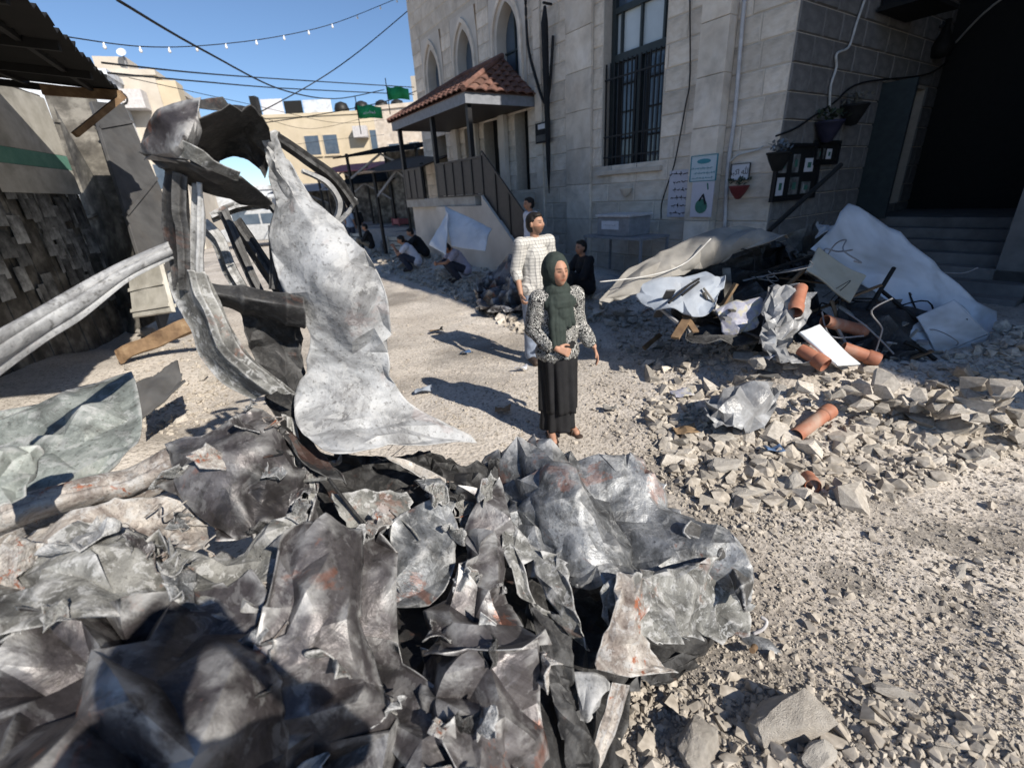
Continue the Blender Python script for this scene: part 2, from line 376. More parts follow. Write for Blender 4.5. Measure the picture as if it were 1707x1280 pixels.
def ground_mat():
    m, t, b = newmat('dusty_ground')
    c0 = ramp(t, nz(t, .9, 8, .65, .3).outputs[0], [(.3, (.45, .40, .35)), (.5, (.56, .51, .455)), (.7, (.64, .59, .535))])
    g = nz(t, 28, 6, .75, off=2); c = mix(t, ramp(t, g.outputs[0], [(.38, .75), (.5, 0.0)]), c0, (.17, .145, .12))
    g2 = nz(t, 60, 4, .7, off=7); c = mix(t, ramp(t, g2.outputs[0], [(.58, 0.0), (.66, .6)]), c, (.6, .55, .48))
    d = nz(t, .55, 6, .6, .5, off=11); c = mix(t, ramp(t, d.outputs[0], [(.5, 0.0), (.66, .65)]), c, (.15, .135, .12))
    # a damp stain first, then darker ground patches, each with its own outline
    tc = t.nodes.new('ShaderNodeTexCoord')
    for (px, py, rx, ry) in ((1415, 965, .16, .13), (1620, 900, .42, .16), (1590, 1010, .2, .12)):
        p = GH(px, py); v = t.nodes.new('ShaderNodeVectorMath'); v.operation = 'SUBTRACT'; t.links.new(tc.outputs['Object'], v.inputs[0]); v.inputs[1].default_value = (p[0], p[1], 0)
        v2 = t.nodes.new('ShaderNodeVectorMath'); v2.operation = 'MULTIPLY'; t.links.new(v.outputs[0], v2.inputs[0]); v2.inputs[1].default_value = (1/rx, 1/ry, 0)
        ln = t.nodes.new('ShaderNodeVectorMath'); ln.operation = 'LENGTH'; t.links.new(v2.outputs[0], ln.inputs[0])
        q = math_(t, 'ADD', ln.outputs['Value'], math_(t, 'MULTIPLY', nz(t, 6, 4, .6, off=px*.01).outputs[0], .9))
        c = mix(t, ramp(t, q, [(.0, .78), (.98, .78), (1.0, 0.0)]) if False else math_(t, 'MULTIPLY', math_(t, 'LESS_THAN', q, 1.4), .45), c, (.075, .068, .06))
    t.links.new(c, b.inputs['Base Color']); b.inputs['Roughness'].default_value = .95; b.inputs['Specular IOR Level'].default_value = .1
    vo = t.nodes.new('ShaderNodeTexVoronoi'); vo.inputs['Scale'].default_value = 34; t.links.new(tc.outputs['Object'], vo.inputs['Vector'])
    bump(t, b, vo.outputs['Distance'], .55, .012); bump(t, b, g.outputs[0], .7, .012); bump(t, b, nz(t, 120, 4, .7, off=3).outputs[0], .5, .004)
    return m
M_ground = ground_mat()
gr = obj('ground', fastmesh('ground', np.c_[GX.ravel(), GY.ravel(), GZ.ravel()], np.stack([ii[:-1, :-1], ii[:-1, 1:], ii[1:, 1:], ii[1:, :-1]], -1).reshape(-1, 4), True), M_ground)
tag(gr, kind='structure')

# ------------------------------------------------------------------ materials of the place
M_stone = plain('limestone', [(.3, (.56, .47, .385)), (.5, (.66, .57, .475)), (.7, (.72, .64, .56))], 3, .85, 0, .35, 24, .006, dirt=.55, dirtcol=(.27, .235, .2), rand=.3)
M_stone_d = plain('dark_limestone', [(.3, (.13, .125, .12)), (.5, (.18, .17, .165)), (.7, (.23, .22, .21))], 3, .9, 0, .35, 24, .006, dirt=.5, dirtcol=(.12, .11, .10), rand=.18)  # darker copy of the limestone for return wall, wing, pillar and steps
M_mortar = plain('mortar', [(.3, (.43, .375, .315)), (.7, (.53, .465, .40))], 12, .95, 0, .3, 60)
M_plaster = plain('aged_plaster', [(.3, (.50, .445, .39)), (.7, (.62, .56, .50))], 1.5, .9, 0, .2, 30, dirt=.4, dirtcol=(.28, .24, .2))
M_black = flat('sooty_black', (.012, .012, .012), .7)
M_iron = flat('black_iron', (.018, .018, .02), .5, .3)
M_brownmetal = flat('brown_painted_metal', (.055, .046, .042), .55, .1)
M_frame = flat('dark_green_grey_frame', (.035, .045, .048), .5, .1)
M_frost = plain('frosted_pane', [(.3, (.42, .47, .50)), (.7, (.55, .60, .63))], 1.2, .35, 0, 0, spec=.5)
M_curtain = plain('grey_curtain', [(.35, (.14, .14, .15)), (.65, (.24, .24, .25))], 8, .9)
M_tile = plain('red_roof_tile', [(.3, (.10, .055, .045)), (.5, (.155, .078, .06)), (.7, (.22, .12, .095))], 5, .85, 0, .3, 30, dirt=.5, dirtcol=(.11, .075, .06), rand=.35)
M_fascia = flat('grey_fascia', (.20, .21, .235), .7)
M_glassd = plain('dark_blue_glass', [(.3, (.05, .075, .11)), (.7, (.10, .13, .17))], 2, .12, 0, 0, spec=.6)
M_wood = plain('weathered_wood', [(.3, (.12, .075, .045)), (.6, (.22, .145, .085)), (.75, (.29, .21, .13))], 9, .85, 0, .4, 40)
M_white = plain('chipped_white_paint', [(.3, (.50, .54, .60)), (.7, (.68, .71, .76))], 2.5, .5, 0, .15, 20, dirt=.85, dirtcol=(.22, .21, .19))
M_paper = flat('white_paper', (.62, .62, .66), .85, v=.08)
M_ink = flat('black_ink', (.02, .02, .022), .9)
M_concrete = plain('grey_concrete', [(.3, (.30, .28, .255)), (.7, (.43, .405, .37))], 4, .95, 0, .5, 30, .01, dirt=.3)
M_pipe = plain('orange_plastic_pipe', [(.3, (.30, .115, .07)), (.7, (.42, .18, .11))], 8, .6, 0, .15, 30, dirt=.75, dirtcol=(.4, .32, .26))
M_pvc = flat('pale_plastic', (.52, .50, .50), .5)
M_cable = flat('black_cable', (.012, .012, .013), .6)
M_cablew = flat('white_cable', (.55, .54, .52), .6)

# ------------------------------------------------------------------ stone walls laid block by block
def block_mesh():
    c = .045; V = [(0, 0, 0), (1, 0, 0), (1, 0, 1), (0, 0, 1), (c*.6, 1, c), (1-c*.6, 1, c), (1-c*.6, 1, 1-c), (c*.6, 1, 1-c)]
    return mesh('stone_block', V, [(0, 4, 5, 1), (1, 5, 6, 2), (2, 6, 7, 3), (3, 7, 4, 0), (7, 6, 5, 4)])
def courses(s0, s1, z0, z1, openings, ch=.36, lo=.45, hi=.85, seed=3):
    """rectangles (s, z, ds, dz) of a coursed wall, cut round the openings"""
    rs = random.Random(seed); out = []; z = z0; k = 0
    while z < z1-.05:
        dz = min(ch, z1-z); s = s0-(rs.random()*.3); segs = []
        while s < s1:
            e = s+rs.uniform(lo, hi); segs.append((max(s, s0), min(e, s1))); s = e
        for a, b in segs:
            parts = [(a, b)]
            for (oa, ob, oc, od) in openings:
                if z+dz*.5 <= oc or z+dz*.5 >= od: continue
                parts = [q for (c, d) in parts for q in ((c, min(d, oa)), (max(c, ob), d)) if q[1]-q[0] > .02]
            out += [(c, z, d-c, dz) for c, d in parts if d-c > .05]
        z += dz
    return out
def lay(rects, parent, place, mat, depth=.03, keyf=None, limit=300):
    """first `limit` blocks as parts, the rest joined"""
    bm_ = block_mesh(); bm_.materials.append(mat); g = .006
    rects = sorted(rects, key=keyf) if keyf else rects
    for (s, z, ds, dz) in rects[:limit]:
        o = obj('stone_block', bm_, None, parent); loc, rot = place(s+g, z+g); o.location = loc; o.rotation_euler = (0, 0, rot)
        o.scale = (ds-2*g, depth*random.uniform(.7, 1.15), dz-2*g)
    if len(rects) > limit:
        mb = MB(); V0 = [v.co.copy() for v in bm_.vertices]; F0 = [tuple(p.vertices) for p in bm_.polygons]
        for (s, z, ds, dz) in rects[limit:]:
            loc, rot = place(s+g, z+g); M = Matrix.Translation(loc) @ Matrix.Rotation(rot, 4, 'Z') @ Matrix.Diagonal((ds-2*g, depth*random.uniform(.7, 1.15), dz-2*g, 1))
            mb.add([M @ v for v in V0], F0)
        tag(mb.build('stone_blocks', mat, parent), kind='stuff')

TALL = 17.0
mosque = thing('stone_building', 'tall pale limestone building with pointed arch windows and tiled porch', 'building', A(0, 0, 0), RZA)
arches = [(11.62, .80), (9.5, .86), (7.3, .95)]           # centre, inner width
AZ0, ASP, = 4.3, 5.35
op = [(2.3, 3.87, 2.3, 6.4), (6.55, 7.15, 1.95, 4.0), (8.0, 8.75, 1.95, 3.95), (9.3, 9.9, 1.95, 3.95), (11.2, 11.9, 1.95, 3.95)]
aop = [(c-wd/2-.34, c+wd/2+.34, AZ0, ASP+1.35) for c, wd in arches]
# backing walls with the openings left free (cells between opening edges)
def backing(xs, zs, openings, y0, y1, ax='x'):
    mb = MB()
    for a, b in zip(xs[:-1], xs[1:]):
        for c, d in zip(zs[:-1], zs[1:]):
            m_, n_ = (a+b)/2, (c+d)/2
            if any(o[0] < m_ < o[1] and o[2] < n_ < o[3] for o in openings): continue
            mb.box((a, y0, c), (b, y1, d)) if ax == 'x' else mb.box((y0, a, c), (y1, b, d))
    return mb
END = 13.05
xs = sorted({0, END} | {v for o in op+aop for v in o[:2]}); zs = sorted({-.3, TALL} | {v for o in op+aop for v in o[2:]})
backing(xs, zs, op+aop, -.45, 0.0).build('wall', M_mortar, mosque)
lay(courses(0, END, -.2, 9.0, op+aop, .37, .5, .95), mosque, lambda s, z: ((s, 0, z), 0), M_stone, .016,
    keyf=lambda r: (0 if (r[1] < 6.2 and not (6.2 < r[0] < 10.8 and 1.2 < r[1] < 1.9)) else 1, r[0]*.6+abs(r[1]-2.5)))
MB().box((0, 0.0, 9.0), (END, .03, TALL)).build('wall_upper', M_plaster, mosque)
MB().box((.01, -6.0, 8.0), (END-.01, -.46, TALL-.01)).build('wall_core', M_plaster, mosque)
MB().box((END-.4, -6.0, -.3), (END-.01, -.46, 8.0)).build('end_wall', M_plaster, mosque)
def arch_pts(c, wd, z0, zs_, rise, n=14):
    """pointed arch outline from the left foot over the apex to the right foot"""
    hw = wd/2; P = [(c-hw, z0)]
    r = (hw*hw+rise*rise)/(2*hw)
    for k in range(n+1):
        a = k/n*math.asin(min(1, rise/r)); P.append((c-hw+r-r*math.cos(a), zs_+r*math.sin(a)))
    return P+[(2*c-x, z) for x, z in P[-2::-1]]
for c, wd in arches:
    x0, x1, z0, z1 = c-wd/2-.34, c+wd/2+.34, AZ0, ASP+1.35
    inner = arch_pts(c, wd, z0, ASP+.2, .78); n = len(inner); outer = []
    for k, (x, z) in enumerate(inner):
        t = k/(n-1)
        outer.append((x0, z) if t < .28 else (x1, z) if t > .72 else (x0+(x1-x0)*(t-.28)/.44, z1))
    V = [(x, .025, z) for x, z in inner]+[(x, .025, z) for x, z in outer]+[(x, -.3, z) for x, z in inner]
    F = [(k, k+1, n+k+1, n+k) for k in range(n-1)]+[(2*n+k, 2*n+k+1, k+1, k) for k in range(n-1)]
    wn = MB().add(V, F).build('arch_window', M_plaster, mosque)
    ring = MB(); ro = arch_pts(c, wd+.42, z0, ASP+.2, 1.05, 18); ri = arch_pts(c, wd+.26, z0, ASP+.2, .93, 18)
    m_ = len(ro); V = [(x, .026, z) for x, z in ro]+[(x, .085, z) for x, z in ro]+[(x, .085, z) for x, z in ri]+[(x, .026, z) for x, z in ri]
    ring.add(V, [(j*m_+k, j*m_+k+1, (j+1)*m_+k+1, (j+1)*m_+k) for j in range(3) for k in range(m_-1)]).build('arch_moulding', M_stone, wn)
    gl = [(x, -.28, z) for x, z in inner]; MB().add(gl, [tuple(range(len(gl)))]).build('pane', M_glassd, wn)
    MB().bar((c, -.25, z0), (c, -.25, ASP+1.0), .04).bar((c-wd/2, -.25, ASP), (c+wd/2, -.25, ASP), .04).build('glazing_bar', M_frame, wn)
# tall barred window
w_ = MB().box((2.3, -.5, 2.3), (3.87, -.44, 6.4)).build('tall_window', M_curtain, mosque)
fr = MB()
for a, b, c, d in ((2.3, 2.4, 2.3, 6.4), (3.77, 3.87, 2.3, 6.4), (2.4, 3.77, 2.3, 2.4), (2.4, 3.77, 4.3, 4.44), (2.4, 3.77, 5.12, 5.22), (3.05, 3.13, 2.4, 4.3)): fr.box((a, -.35, c), (b, -.22, d))
for x in (2.55, 3.1, 3.6): fr.box((x, -.33, 4.44), (x+.045, -.24, 5.12))
fr.build('window_frame', M_frame, w_)
for a, b in ((2.4, 2.55), (2.6, 3.1), (3.15, 3.6), (3.65, 3.77)): MB().box((a, -.32, 4.44), (b, -.30, 5.12)).build('pane', M_frost, w_)
for a, b in ((2.4, 3.05), (3.13, 3.77)):
    MB().box((a, -.33, 2.4), (b, -.315, 4.3)).build('pane', M_glassd, w_); MB().box((a, -.32, 5.22), (b, -.31, 6.4)).build('pane', M_glassd, w_)
    cb = MB()
    for k in range(3): cb.bar((a+.12, -.30, 2.9+.5*k), (b-.12, -.30, 2.9+.5*k), .03)
    cb.bar((a+.12, -.30, 2.4), (a+.12, -.30, 4.3), .05).bar((b-.12, -.30, 2.4), (b-.12, -.30, 4.3), .05).build('casement', M_iron, w_)
for k in range(14): MB().bar((2.34+k*.115, -.06, 2.33), (2.34+k*.115, -.06, 4.28), .022).build('grille_bar', M_iron, w_)
for z in (2.55, 2.95, 4.0): MB().bar((2.24, -.06, z), (3.93, -.06, z), .03).build('grille_rail', M_iron, w_)
MB().box((2.2, -.2, 2.2), (3.97, .10, 2.295)).build('window_sill', M_stone, w_, bevel=.01)
MB().box((2.3, -.44, 2.296), (2.305, 0, 6.4)).build('window_reveal', M_stone, w_)
# doors under the porch
for a, b, c, d in op[1:]:
    dr = MB().box((a, -.4, c), (b, -.34, d)).build('door', M_black, mosque)
# pilasters
def pilaster(a, b, y, z1):
    pl = MB().box((a, 0.0, -.2), (b, y-.03, z1)).build('pilaster', M_mortar, mosque)
    rects = courses(a, b, -.2, min(z1, 6.5), [], .75, b-a+.5, b-a+.8, 9)
    for (s, z, ds, dz) in rects:
        MB().box((s+.004-.012, 0.031, z+.004), (s+ds-.004+.012, y, z+dz-.004)).build('stone_block', M_stone, pl, bevel=.008)
pilaster(.93, 1.43, .24, 11); pilaster(4.15, 4.95, .10, 11); pilaster(5.9, 6.15, .07, 11)
# return wall with the side door, then the porch recess
YB = -6.0
opB = [(-5.4, -3.2, 1.1, 3.45)]
xsB = [YB, -5.4, -3.2, -.45]; zsB = [-.3, 1.1, 3.45, 8.0]
backing(xsB, zsB, opB, 0.0, .44, 'y').build('return_wall', M_mortar, mosque)
lay(courses(0, 6.0, -.2, 7.0, [(3.2, 5.4, 1.1, 3.45)], .37, .5, .95, 5), mosque, lambda s, z: ((0, -s, z), R(-90)+math.pi*0), M_stone_d, -.028, limit=120) if False else None
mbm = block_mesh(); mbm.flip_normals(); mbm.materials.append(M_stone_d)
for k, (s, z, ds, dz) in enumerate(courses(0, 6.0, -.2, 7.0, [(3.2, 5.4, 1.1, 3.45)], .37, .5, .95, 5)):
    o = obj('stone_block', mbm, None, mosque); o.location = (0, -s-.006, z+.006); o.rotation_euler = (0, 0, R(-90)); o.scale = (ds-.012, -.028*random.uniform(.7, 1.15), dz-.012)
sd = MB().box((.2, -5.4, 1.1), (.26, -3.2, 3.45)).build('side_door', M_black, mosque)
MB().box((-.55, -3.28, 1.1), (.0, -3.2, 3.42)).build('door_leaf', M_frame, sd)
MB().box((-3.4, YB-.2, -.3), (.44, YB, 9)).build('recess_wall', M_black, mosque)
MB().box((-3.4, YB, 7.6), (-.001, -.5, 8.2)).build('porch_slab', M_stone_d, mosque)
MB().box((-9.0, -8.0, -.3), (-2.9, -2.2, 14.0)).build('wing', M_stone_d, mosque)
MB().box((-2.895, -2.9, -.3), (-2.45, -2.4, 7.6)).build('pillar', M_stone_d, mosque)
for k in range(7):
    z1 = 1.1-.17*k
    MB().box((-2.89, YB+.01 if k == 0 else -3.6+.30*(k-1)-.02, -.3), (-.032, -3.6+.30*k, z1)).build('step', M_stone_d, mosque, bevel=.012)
# ------------------------------------------------------------------ tiled porch with railing and stairs
porch = thing('porch', 'porch with hipped red tile roof, dark posts and metal railing on stone building', 'porch', A(0, 0, 0), RZA)
p0, p1, pd, ez = 6.2, 10.8, 2.0, 4.12
MB().box((p0+.1, .036, 1.72), (p1-.1, pd-.1, 1.95)).build('floor_slab', M_concrete, porch, bevel=.01)
MB().box((p0+.2, .036, -.2), (p1-.2, pd-.25, 1.719)).build('base_wall', M_plaster, porch)
fa = MB().box((p0, pd-.04, ez-.22), (p1, pd, ez)).box((p0, .036, ez-.22), (p0+.04, pd-.041, ez)).box((p1-.04, .036, ez-.22), (p1, pd-.041, ez)); fa.build('fascia', M_fascia, porch)
MB().box((p0+.05, .036, ez-.2), (p1-.05, pd-.05, ez-.16)).build('soffit', M_brownmetal, porch)
rt0, rt1, rz = 7.45, 9.55, 5.15
def roof_tiles(a0, a1, b0, b1, nrow, parent):
    """overlapping curved tiles between an eave line a0-a1 and a ridge line b0-b1"""
    a0, a1, b0, b1 = (Vector(v) for v in (a0, a1, b0, b1))
    nrm = (a1-a0).cross((b0+b1)/2-(a0+a1)/2).normalized()
    if nrm.z < 0: nrm = -nrm
    for j in range(nrow):
        t0, t1 = j/nrow, min(1, (j+1.25)/nrow); l0, l1 = a0.lerp(b0, t0), a1.lerp(b1, t0); u0, u1 = a0.lerp(b0, t1), a1.lerp(b1, t1)
        n = max(1, int((l1-l0).length/.26)); row = MB()
        for k in range(n):
            p = l0.lerp(l1, k/n); q = l0.lerp(l1, (k+1)/n); r = u0.lerp(u1, k/n); s = u0.lerp(u1, (k+1)/n)
            V = []; m = 5
            for i in range(m):
                f = i/(m-1); hh = .045*math.sin(f*math.pi)
                V += [p.lerp(q, f)+nrm*(hh+.045), r.lerp(s, f)+nrm*(hh+.012), p.lerp(q, f)+nrm*(hh+.02)]
            tb = MB().add(V, [(i*3, (i+1)*3, (i+1)*3+1, i*3+1) for i in range(m-1)]+[(i*3+2, (i+1)*3+2, (i+1)*3, i*3) for i in range(m-1)])
            row.add(tb.V, tb.F)
            if len(row.V) and (k % 1 == 0): row.build('roof_tile', M_tile, parent); row = MB()
rf = MB().add([(p0-.05, pd+.05, ez), (p1+.05, pd+.05, ez), (rt1, .04, rz), (rt0, .04, rz), (p0-.05, .04, ez), (p1+.05, .04, ez)], [(0, 1, 2, 3), (4, 0, 3), (1, 5, 2), (0, 4, 5, 1)]).build('roof', M_tile, porch)
roof_tiles((p1+.08, pd+.08, ez), (p0-.08, pd+.08, ez), (rt1, .05, rz), (rt0, .05, rz), 7, rf)
roof_tiles((p0-.08, pd+.08, ez), (p0-.08, .05, ez), (rt0, .06, rz), (rt0, .05, rz), 7, rf)
for a, b in (((p0-.08, pd+.08, ez+.05), (rt0, .1, rz+.07)), ((p1+.08, pd+.08, ez+.05), (rt1, .1, rz+.07)), ((rt0, .08, rz+.08), (rt1, .08, rz+.08))):
    MB().tube([Vector(a).lerp(Vector(b), k/8) for k in range(9)], .07, 8).build('ridge_tile', M_tile, rf)
for x in (6.35, 8.3, 10.6): MB().bar((x, pd-.15, 1.95), (x, pd-.15, ez-.2), .11).build('post', M_iron, porch)
for x in (7.45, 9.0, 10.2): MB().box((x, .0365, 1.951), (x+.3, .16, ez-.21)).build('pier', M_plaster, porch)
def rail(p, q, parent, hgt_=.82, n=5):
    p = Vector(p); q = Vector(q); up = Vector((0, 0, hgt_)); k0 = MB().bar(p+up, q+up, .045).bar(p, q, .04).build('rail', M_brownmetal, parent)
    for k in range(n):
        a, b = p.lerp(q, k/n), p.lerp(q, (k+1)/n); d = (b-a)*.02; o = Vector((0, -.004*(k % 2), 0))
        MB().add([a+d+o+Vector((0, 0, .03)), b-d+o+Vector((0, 0, .03)), b-d+o+up, a+d+o+up, a+d+o+Vector((0, -.012, .03)), b-d+o+Vector((0, -.012, .03)), b-d+o+up+Vector((0, -.012, 0)), a+d+o+up+Vector((0, -.012, 0))],
                 [(0, 1, 2, 3), (7, 6, 5, 4), (0, 4, 5, 1), (1, 5, 6, 2), (2, 6, 7, 3), (3, 7, 4, 0)]).build('rail_panel', M_brownmetal, parent)
        MB().bar(b, b+up, .04).build('rail_post', M_iron, parent)
rail((8.3, pd-.1, 1.96), (5.85, pd-.1, 1.96), porch, .82, 5)
rail((5.83, pd-.1, 1.93), (3.75, pd-.1, .18), porch, .95, 4)
rail((10.7, pd-.1, 1.96), (9.3, pd-.1, 1.96), porch, .82, 3)
for k in range(9):
    MB().box((5.85-.24*(k+1), .6, -.2), (5.85-.24*k-.001, pd-.16, 1.95-.2*(k+1))).build('stair_step', M_concrete, porch)
st = MB(); st.add([(5.86, pd-.155, -.2), (3.6, pd-.155, -.2), (3.6, pd-.155, .15), (5.86, pd-.155, 1.95), (5.86, pd-.02, -.2), (3.6, pd-.02, -.2), (3.6, pd-.02, .15), (5.86, pd-.02, 1.95)],
    [(0, 1, 2, 3), (7, 6, 5, 4), (0, 4, 5, 1), (1, 5, 6, 2), (2, 6, 7, 3), (3, 7, 4, 0)]); st.build('stair_wall', M_plaster, porch)
MB().box((5.861, pd-.24, -.2), (8.4, pd-.02, 1.718)).build('front_wall', M_plaster, porch)

# the neighbouring building that shades the foot of the facade
nb = thing('neighbour_building', 'plain stone building past the frame shading the debris heap', 'building', A(-7, 1.0, 0), RZA)
MB().box((-9.3, -8, -.3), (0, 0, 13.3)).build('wall', M_plaster, nb)
for k in range(2):
    for j in range(3):
        wn = MB().box((-6.6+3.2*k, .002, 1.3+3.6*j), (-5.4+3.2*k, .03, 2.9+3.6*j)).build('window', M_glassd, nb); MB().box((-6.7+3.2*k, .002, 1.18+3.6*j), (-5.3+3.2*k, .12, 1.28+3.6*j)).build('sill', M_stone, wn)
MB().box((-9.35, -8.05, 13.3), (.05, .05, 13.5)).build('cornice', M_stone, nb)

# ------------------------------------------------------------------ shed with canopy along the other side of the street
M_corr = plain('charred_sheet', [(.34, (.045, .042, .038)), (.5, (.12, .112, .10)), (.64, (.27, .255, .225))], 3.2, .85, .1, .4, 30, dirt=.5, dirtcol=(.10, .09, .075))
M_slab = plain('charcoal_shutter', [(.3, (.06, .06, .062)), (.7, (.11, .11, .112))], 3, .7, .1, .2, 30, dirt=.3)
M_poster = plain('scorched_poster', [(.36, (.08, .08, .077)), (.5, (.21, .21, .205)), (.62, (.36, .36, .35))], 5, .9, 0, .1, rand=1.0)
M_pbase = plain('peeling_wall_paint', [(.3, (.42, .40, .35)), (.7, (.60, .58, .53))], 4, .9, 0, .3, 30, dirt=.5, dirtcol=(.13, .12, .10))
M_green = plain('green_paint', [(.3, (.10, .25, .20)), (.7, (.16, .33, .26))], 6, .8, 0, .2)
M_orange = plain('faded_orange_paint', [(.3, (.27, .16, .10)), (.7, (.37, .23, .15))], 6, .85, 0, .2)
AZL = R(-17); UL = np.array([math.sin(AZL), math.cos(AZL), 0]); OL = np.array([-5.55, 3.2, 0]); RZL = math.atan2(UL[1], UL[0])
NLs = np.array([UL[1], -UL[0], 0])                       # towards the street
shed = thing('market_shed', 'dark corrugated shed wall covered in scorched posters under tin canopy', 'shed', OL, RZL)
# local: x along the wall away from the camera, -y towards the street
wl = MB()
nst = 26; LW = 5.6; HT = 3.8
for k in range(nst):
    a, b = LW*k/nst, LW*(k+1)/nst; y = -.012 if k % 2 else .0
    MB().box((a+.004, y-.012, -.3), (b-.004, y+.012, HT)).build('wall_panel', M_corr, shed)
MB().box((-3.5, .06, -.3), (LW, .14, HT)).build('wall', M_corr, shed)
rp = random.Random(4)
for i in range(130):
    x = LW-.4-(LW-.7)*rp.random()**1.4; z = rp.uniform(.5, 2.7); wd, h = rp.uniform(.2, .34), rp.uniform(.3, .48)
    o = MB().box((0, -.052-.002*(i % 5), 0), (wd, -.048-.002*(i % 5), h)).build('poster', M_poster, shed); o.location = (x, 0, z); o.rotation_euler = (0, rp.uniform(-.05, .05), 0)
for (a, b, c, d, m_) in ((2.0, LW, 2.72, 2.93, M_green), (2.0, LW, 2.935, 3.76, M_pbase), (1.6, 3.6, 2.98, 3.4, M_orange), (3.6, LW, 2.35, 2.715, M_pbase)): MB().box((a, -.065, c), (b, -.06, d)).build('painted_band', m_, shed)
canopy = thing('tin_canopy', 'black corrugated tin canopy with ragged edge on shed', 'canopy', OL, RZL)
def canopy_sheet(x0, x1, y0, z0, y1, z1, n):
    V = []; F = []
    for k in range(n+1):
        x = x0+(x1-x0)*k/n; dz = .03*math.sin(k*math.pi/2)
        V += [(x, y0, z0+dz), (x, y1+.04*((k*7) % 5-2)*.5, z1+dz)]
    F = [(2*k, 2*k+2, 2*k+3, 2*k+1) for k in range(n)]
    return V, F
cv = D(55, 0, 4.4); ce = D(200, 150, 7.7)
def toL(p): q = np.asarray(p)-OL; return float(q@UL), float(-(q@NLs)), float(p[2])
L0, L1 = toL(cv), toL(ce)
E0 = Vector(L0)+(Vector(L0)-Vector(L1))*.9; E1 = Vector(L1)
V = []; n = 64; m_ = 3
for k in range(n+1):
    t = k/n; p = E0.lerp(E1, t); q = Vector((p.x, .5, p.z+.25)); dz = .028*math.cos(k*math.pi); jag = .05*((k*13) % 7)/7
    V += [(p.x, p.y+jag, p.z+dz), (q.x, q.y, q.z+dz)]
cs = MB().add(V, [(2*k, 2*k+2, 2*k+3, 2*k+1) for k in range(n)]).build('roof_sheet', M_black, canopy); cs.modifiers.new('t', 'SOLIDIFY').thickness = .012
for k in range(5):
    t = .25+.75*k/4; p = E0.lerp(E1, t); MB().bar((p.x-.02, p.y+.1, p.z-.07), (p.x-.02, .5, p.z+.17), .05, .08).build('rafter', M_black, canopy)
for f in (.15, .5, .85):
    a = E0.lerp(E1, .1); b = E1; MB().bar((a.x, a.y*(1-f)+.5*f, a.z+.25*f-.055), (b.x, b.y*(1-f)+.5*f, b.z+.25*f-.055), .05).build('purlin', M_black, canopy)
# wooden bracket under the canopy end
br = [toL(D(*q)) for q in ((205, 160, 7.6), (125, 225, 6.9), (70, 150, 7.3))]
MB().bar(br[0], br[1], .07).build('brace', M_wood, canopy); MB().bar(br[0], br[2], .07, .12).build('tie_beam', M_wood, canopy)
# leaning shutter slabs beyond the shed
def slab(rowpx, y, name, label, mat, group=None, th=.06):
    P = [D(*q) for q in rowpx] if len(rowpx[0]) == 3 else [D(a, b, y) for a, b in rowpx]
    P = np.array(P); c = P.mean(0); nrm = np.cross(P[1]-P[0], P[3]-P[0]); nrm /= np.linalg.norm(nrm)
    t = thing(name, label, 'panel', (c[0], c[1], P[:, 2].min()), 0, group)
    V = list(P+nrm*th/2)+list(P-nrm*th/2)
    k = MB().add(V, [(0, 1, 2, 3), (7, 6, 5, 4), (0, 4, 5, 1), (1, 5, 6, 2), (2, 6, 7, 3), (3, 7, 4, 0)]).build('leaf', mat, t, True, bevel=.008)
    for f in (.12, .5, .88):
        a = P[0]*(1-f)+P[3]*f; b = P[1]*(1-f)+P[2]*f; s = nrm*(th/2+.012)
        for sg in (1, -1): MB().bar(a+s*sg, b+s*sg, .05, .02, nrm).build('batten', mat, t, True)
    return t
slab([(150, 170, 9.0), (205, 175, 9.8), (312, 420, 8.8), (270, 560, 7.0)], 0, 'metal_shutter', 'charcoal sheet shutter leaning beside the twisted car frame', M_slab)
slab([(72, 150, 9.2), (160, 165, 9.3), (285, 520, 7.6), (215, 560, 8.3)], 0, 'metal_shutter', 'soot black shutter leaf standing behind poster wall', M_corr)
slab([(215, 440, 7.4), (265, 425, 7.0), (290, 520, 6.6), (225, 530, 7.0)], 0, 'board', 'pale dusty board propped at foot of shutters', M_pbase)
rb = thing('timber_plank', 'rust coloured timber plank lying on rubble below shutters', 'plank', GH(260, 570))
sheet('plank_body', [[(195, 585, 5.3), (330, 520, 5.6)], [(200, 605, 5.25), (340, 545, 5.55)]], M_wood, rb, nu=20, nv=6, amp=.015, scale=3, thick=.07, flat=True)

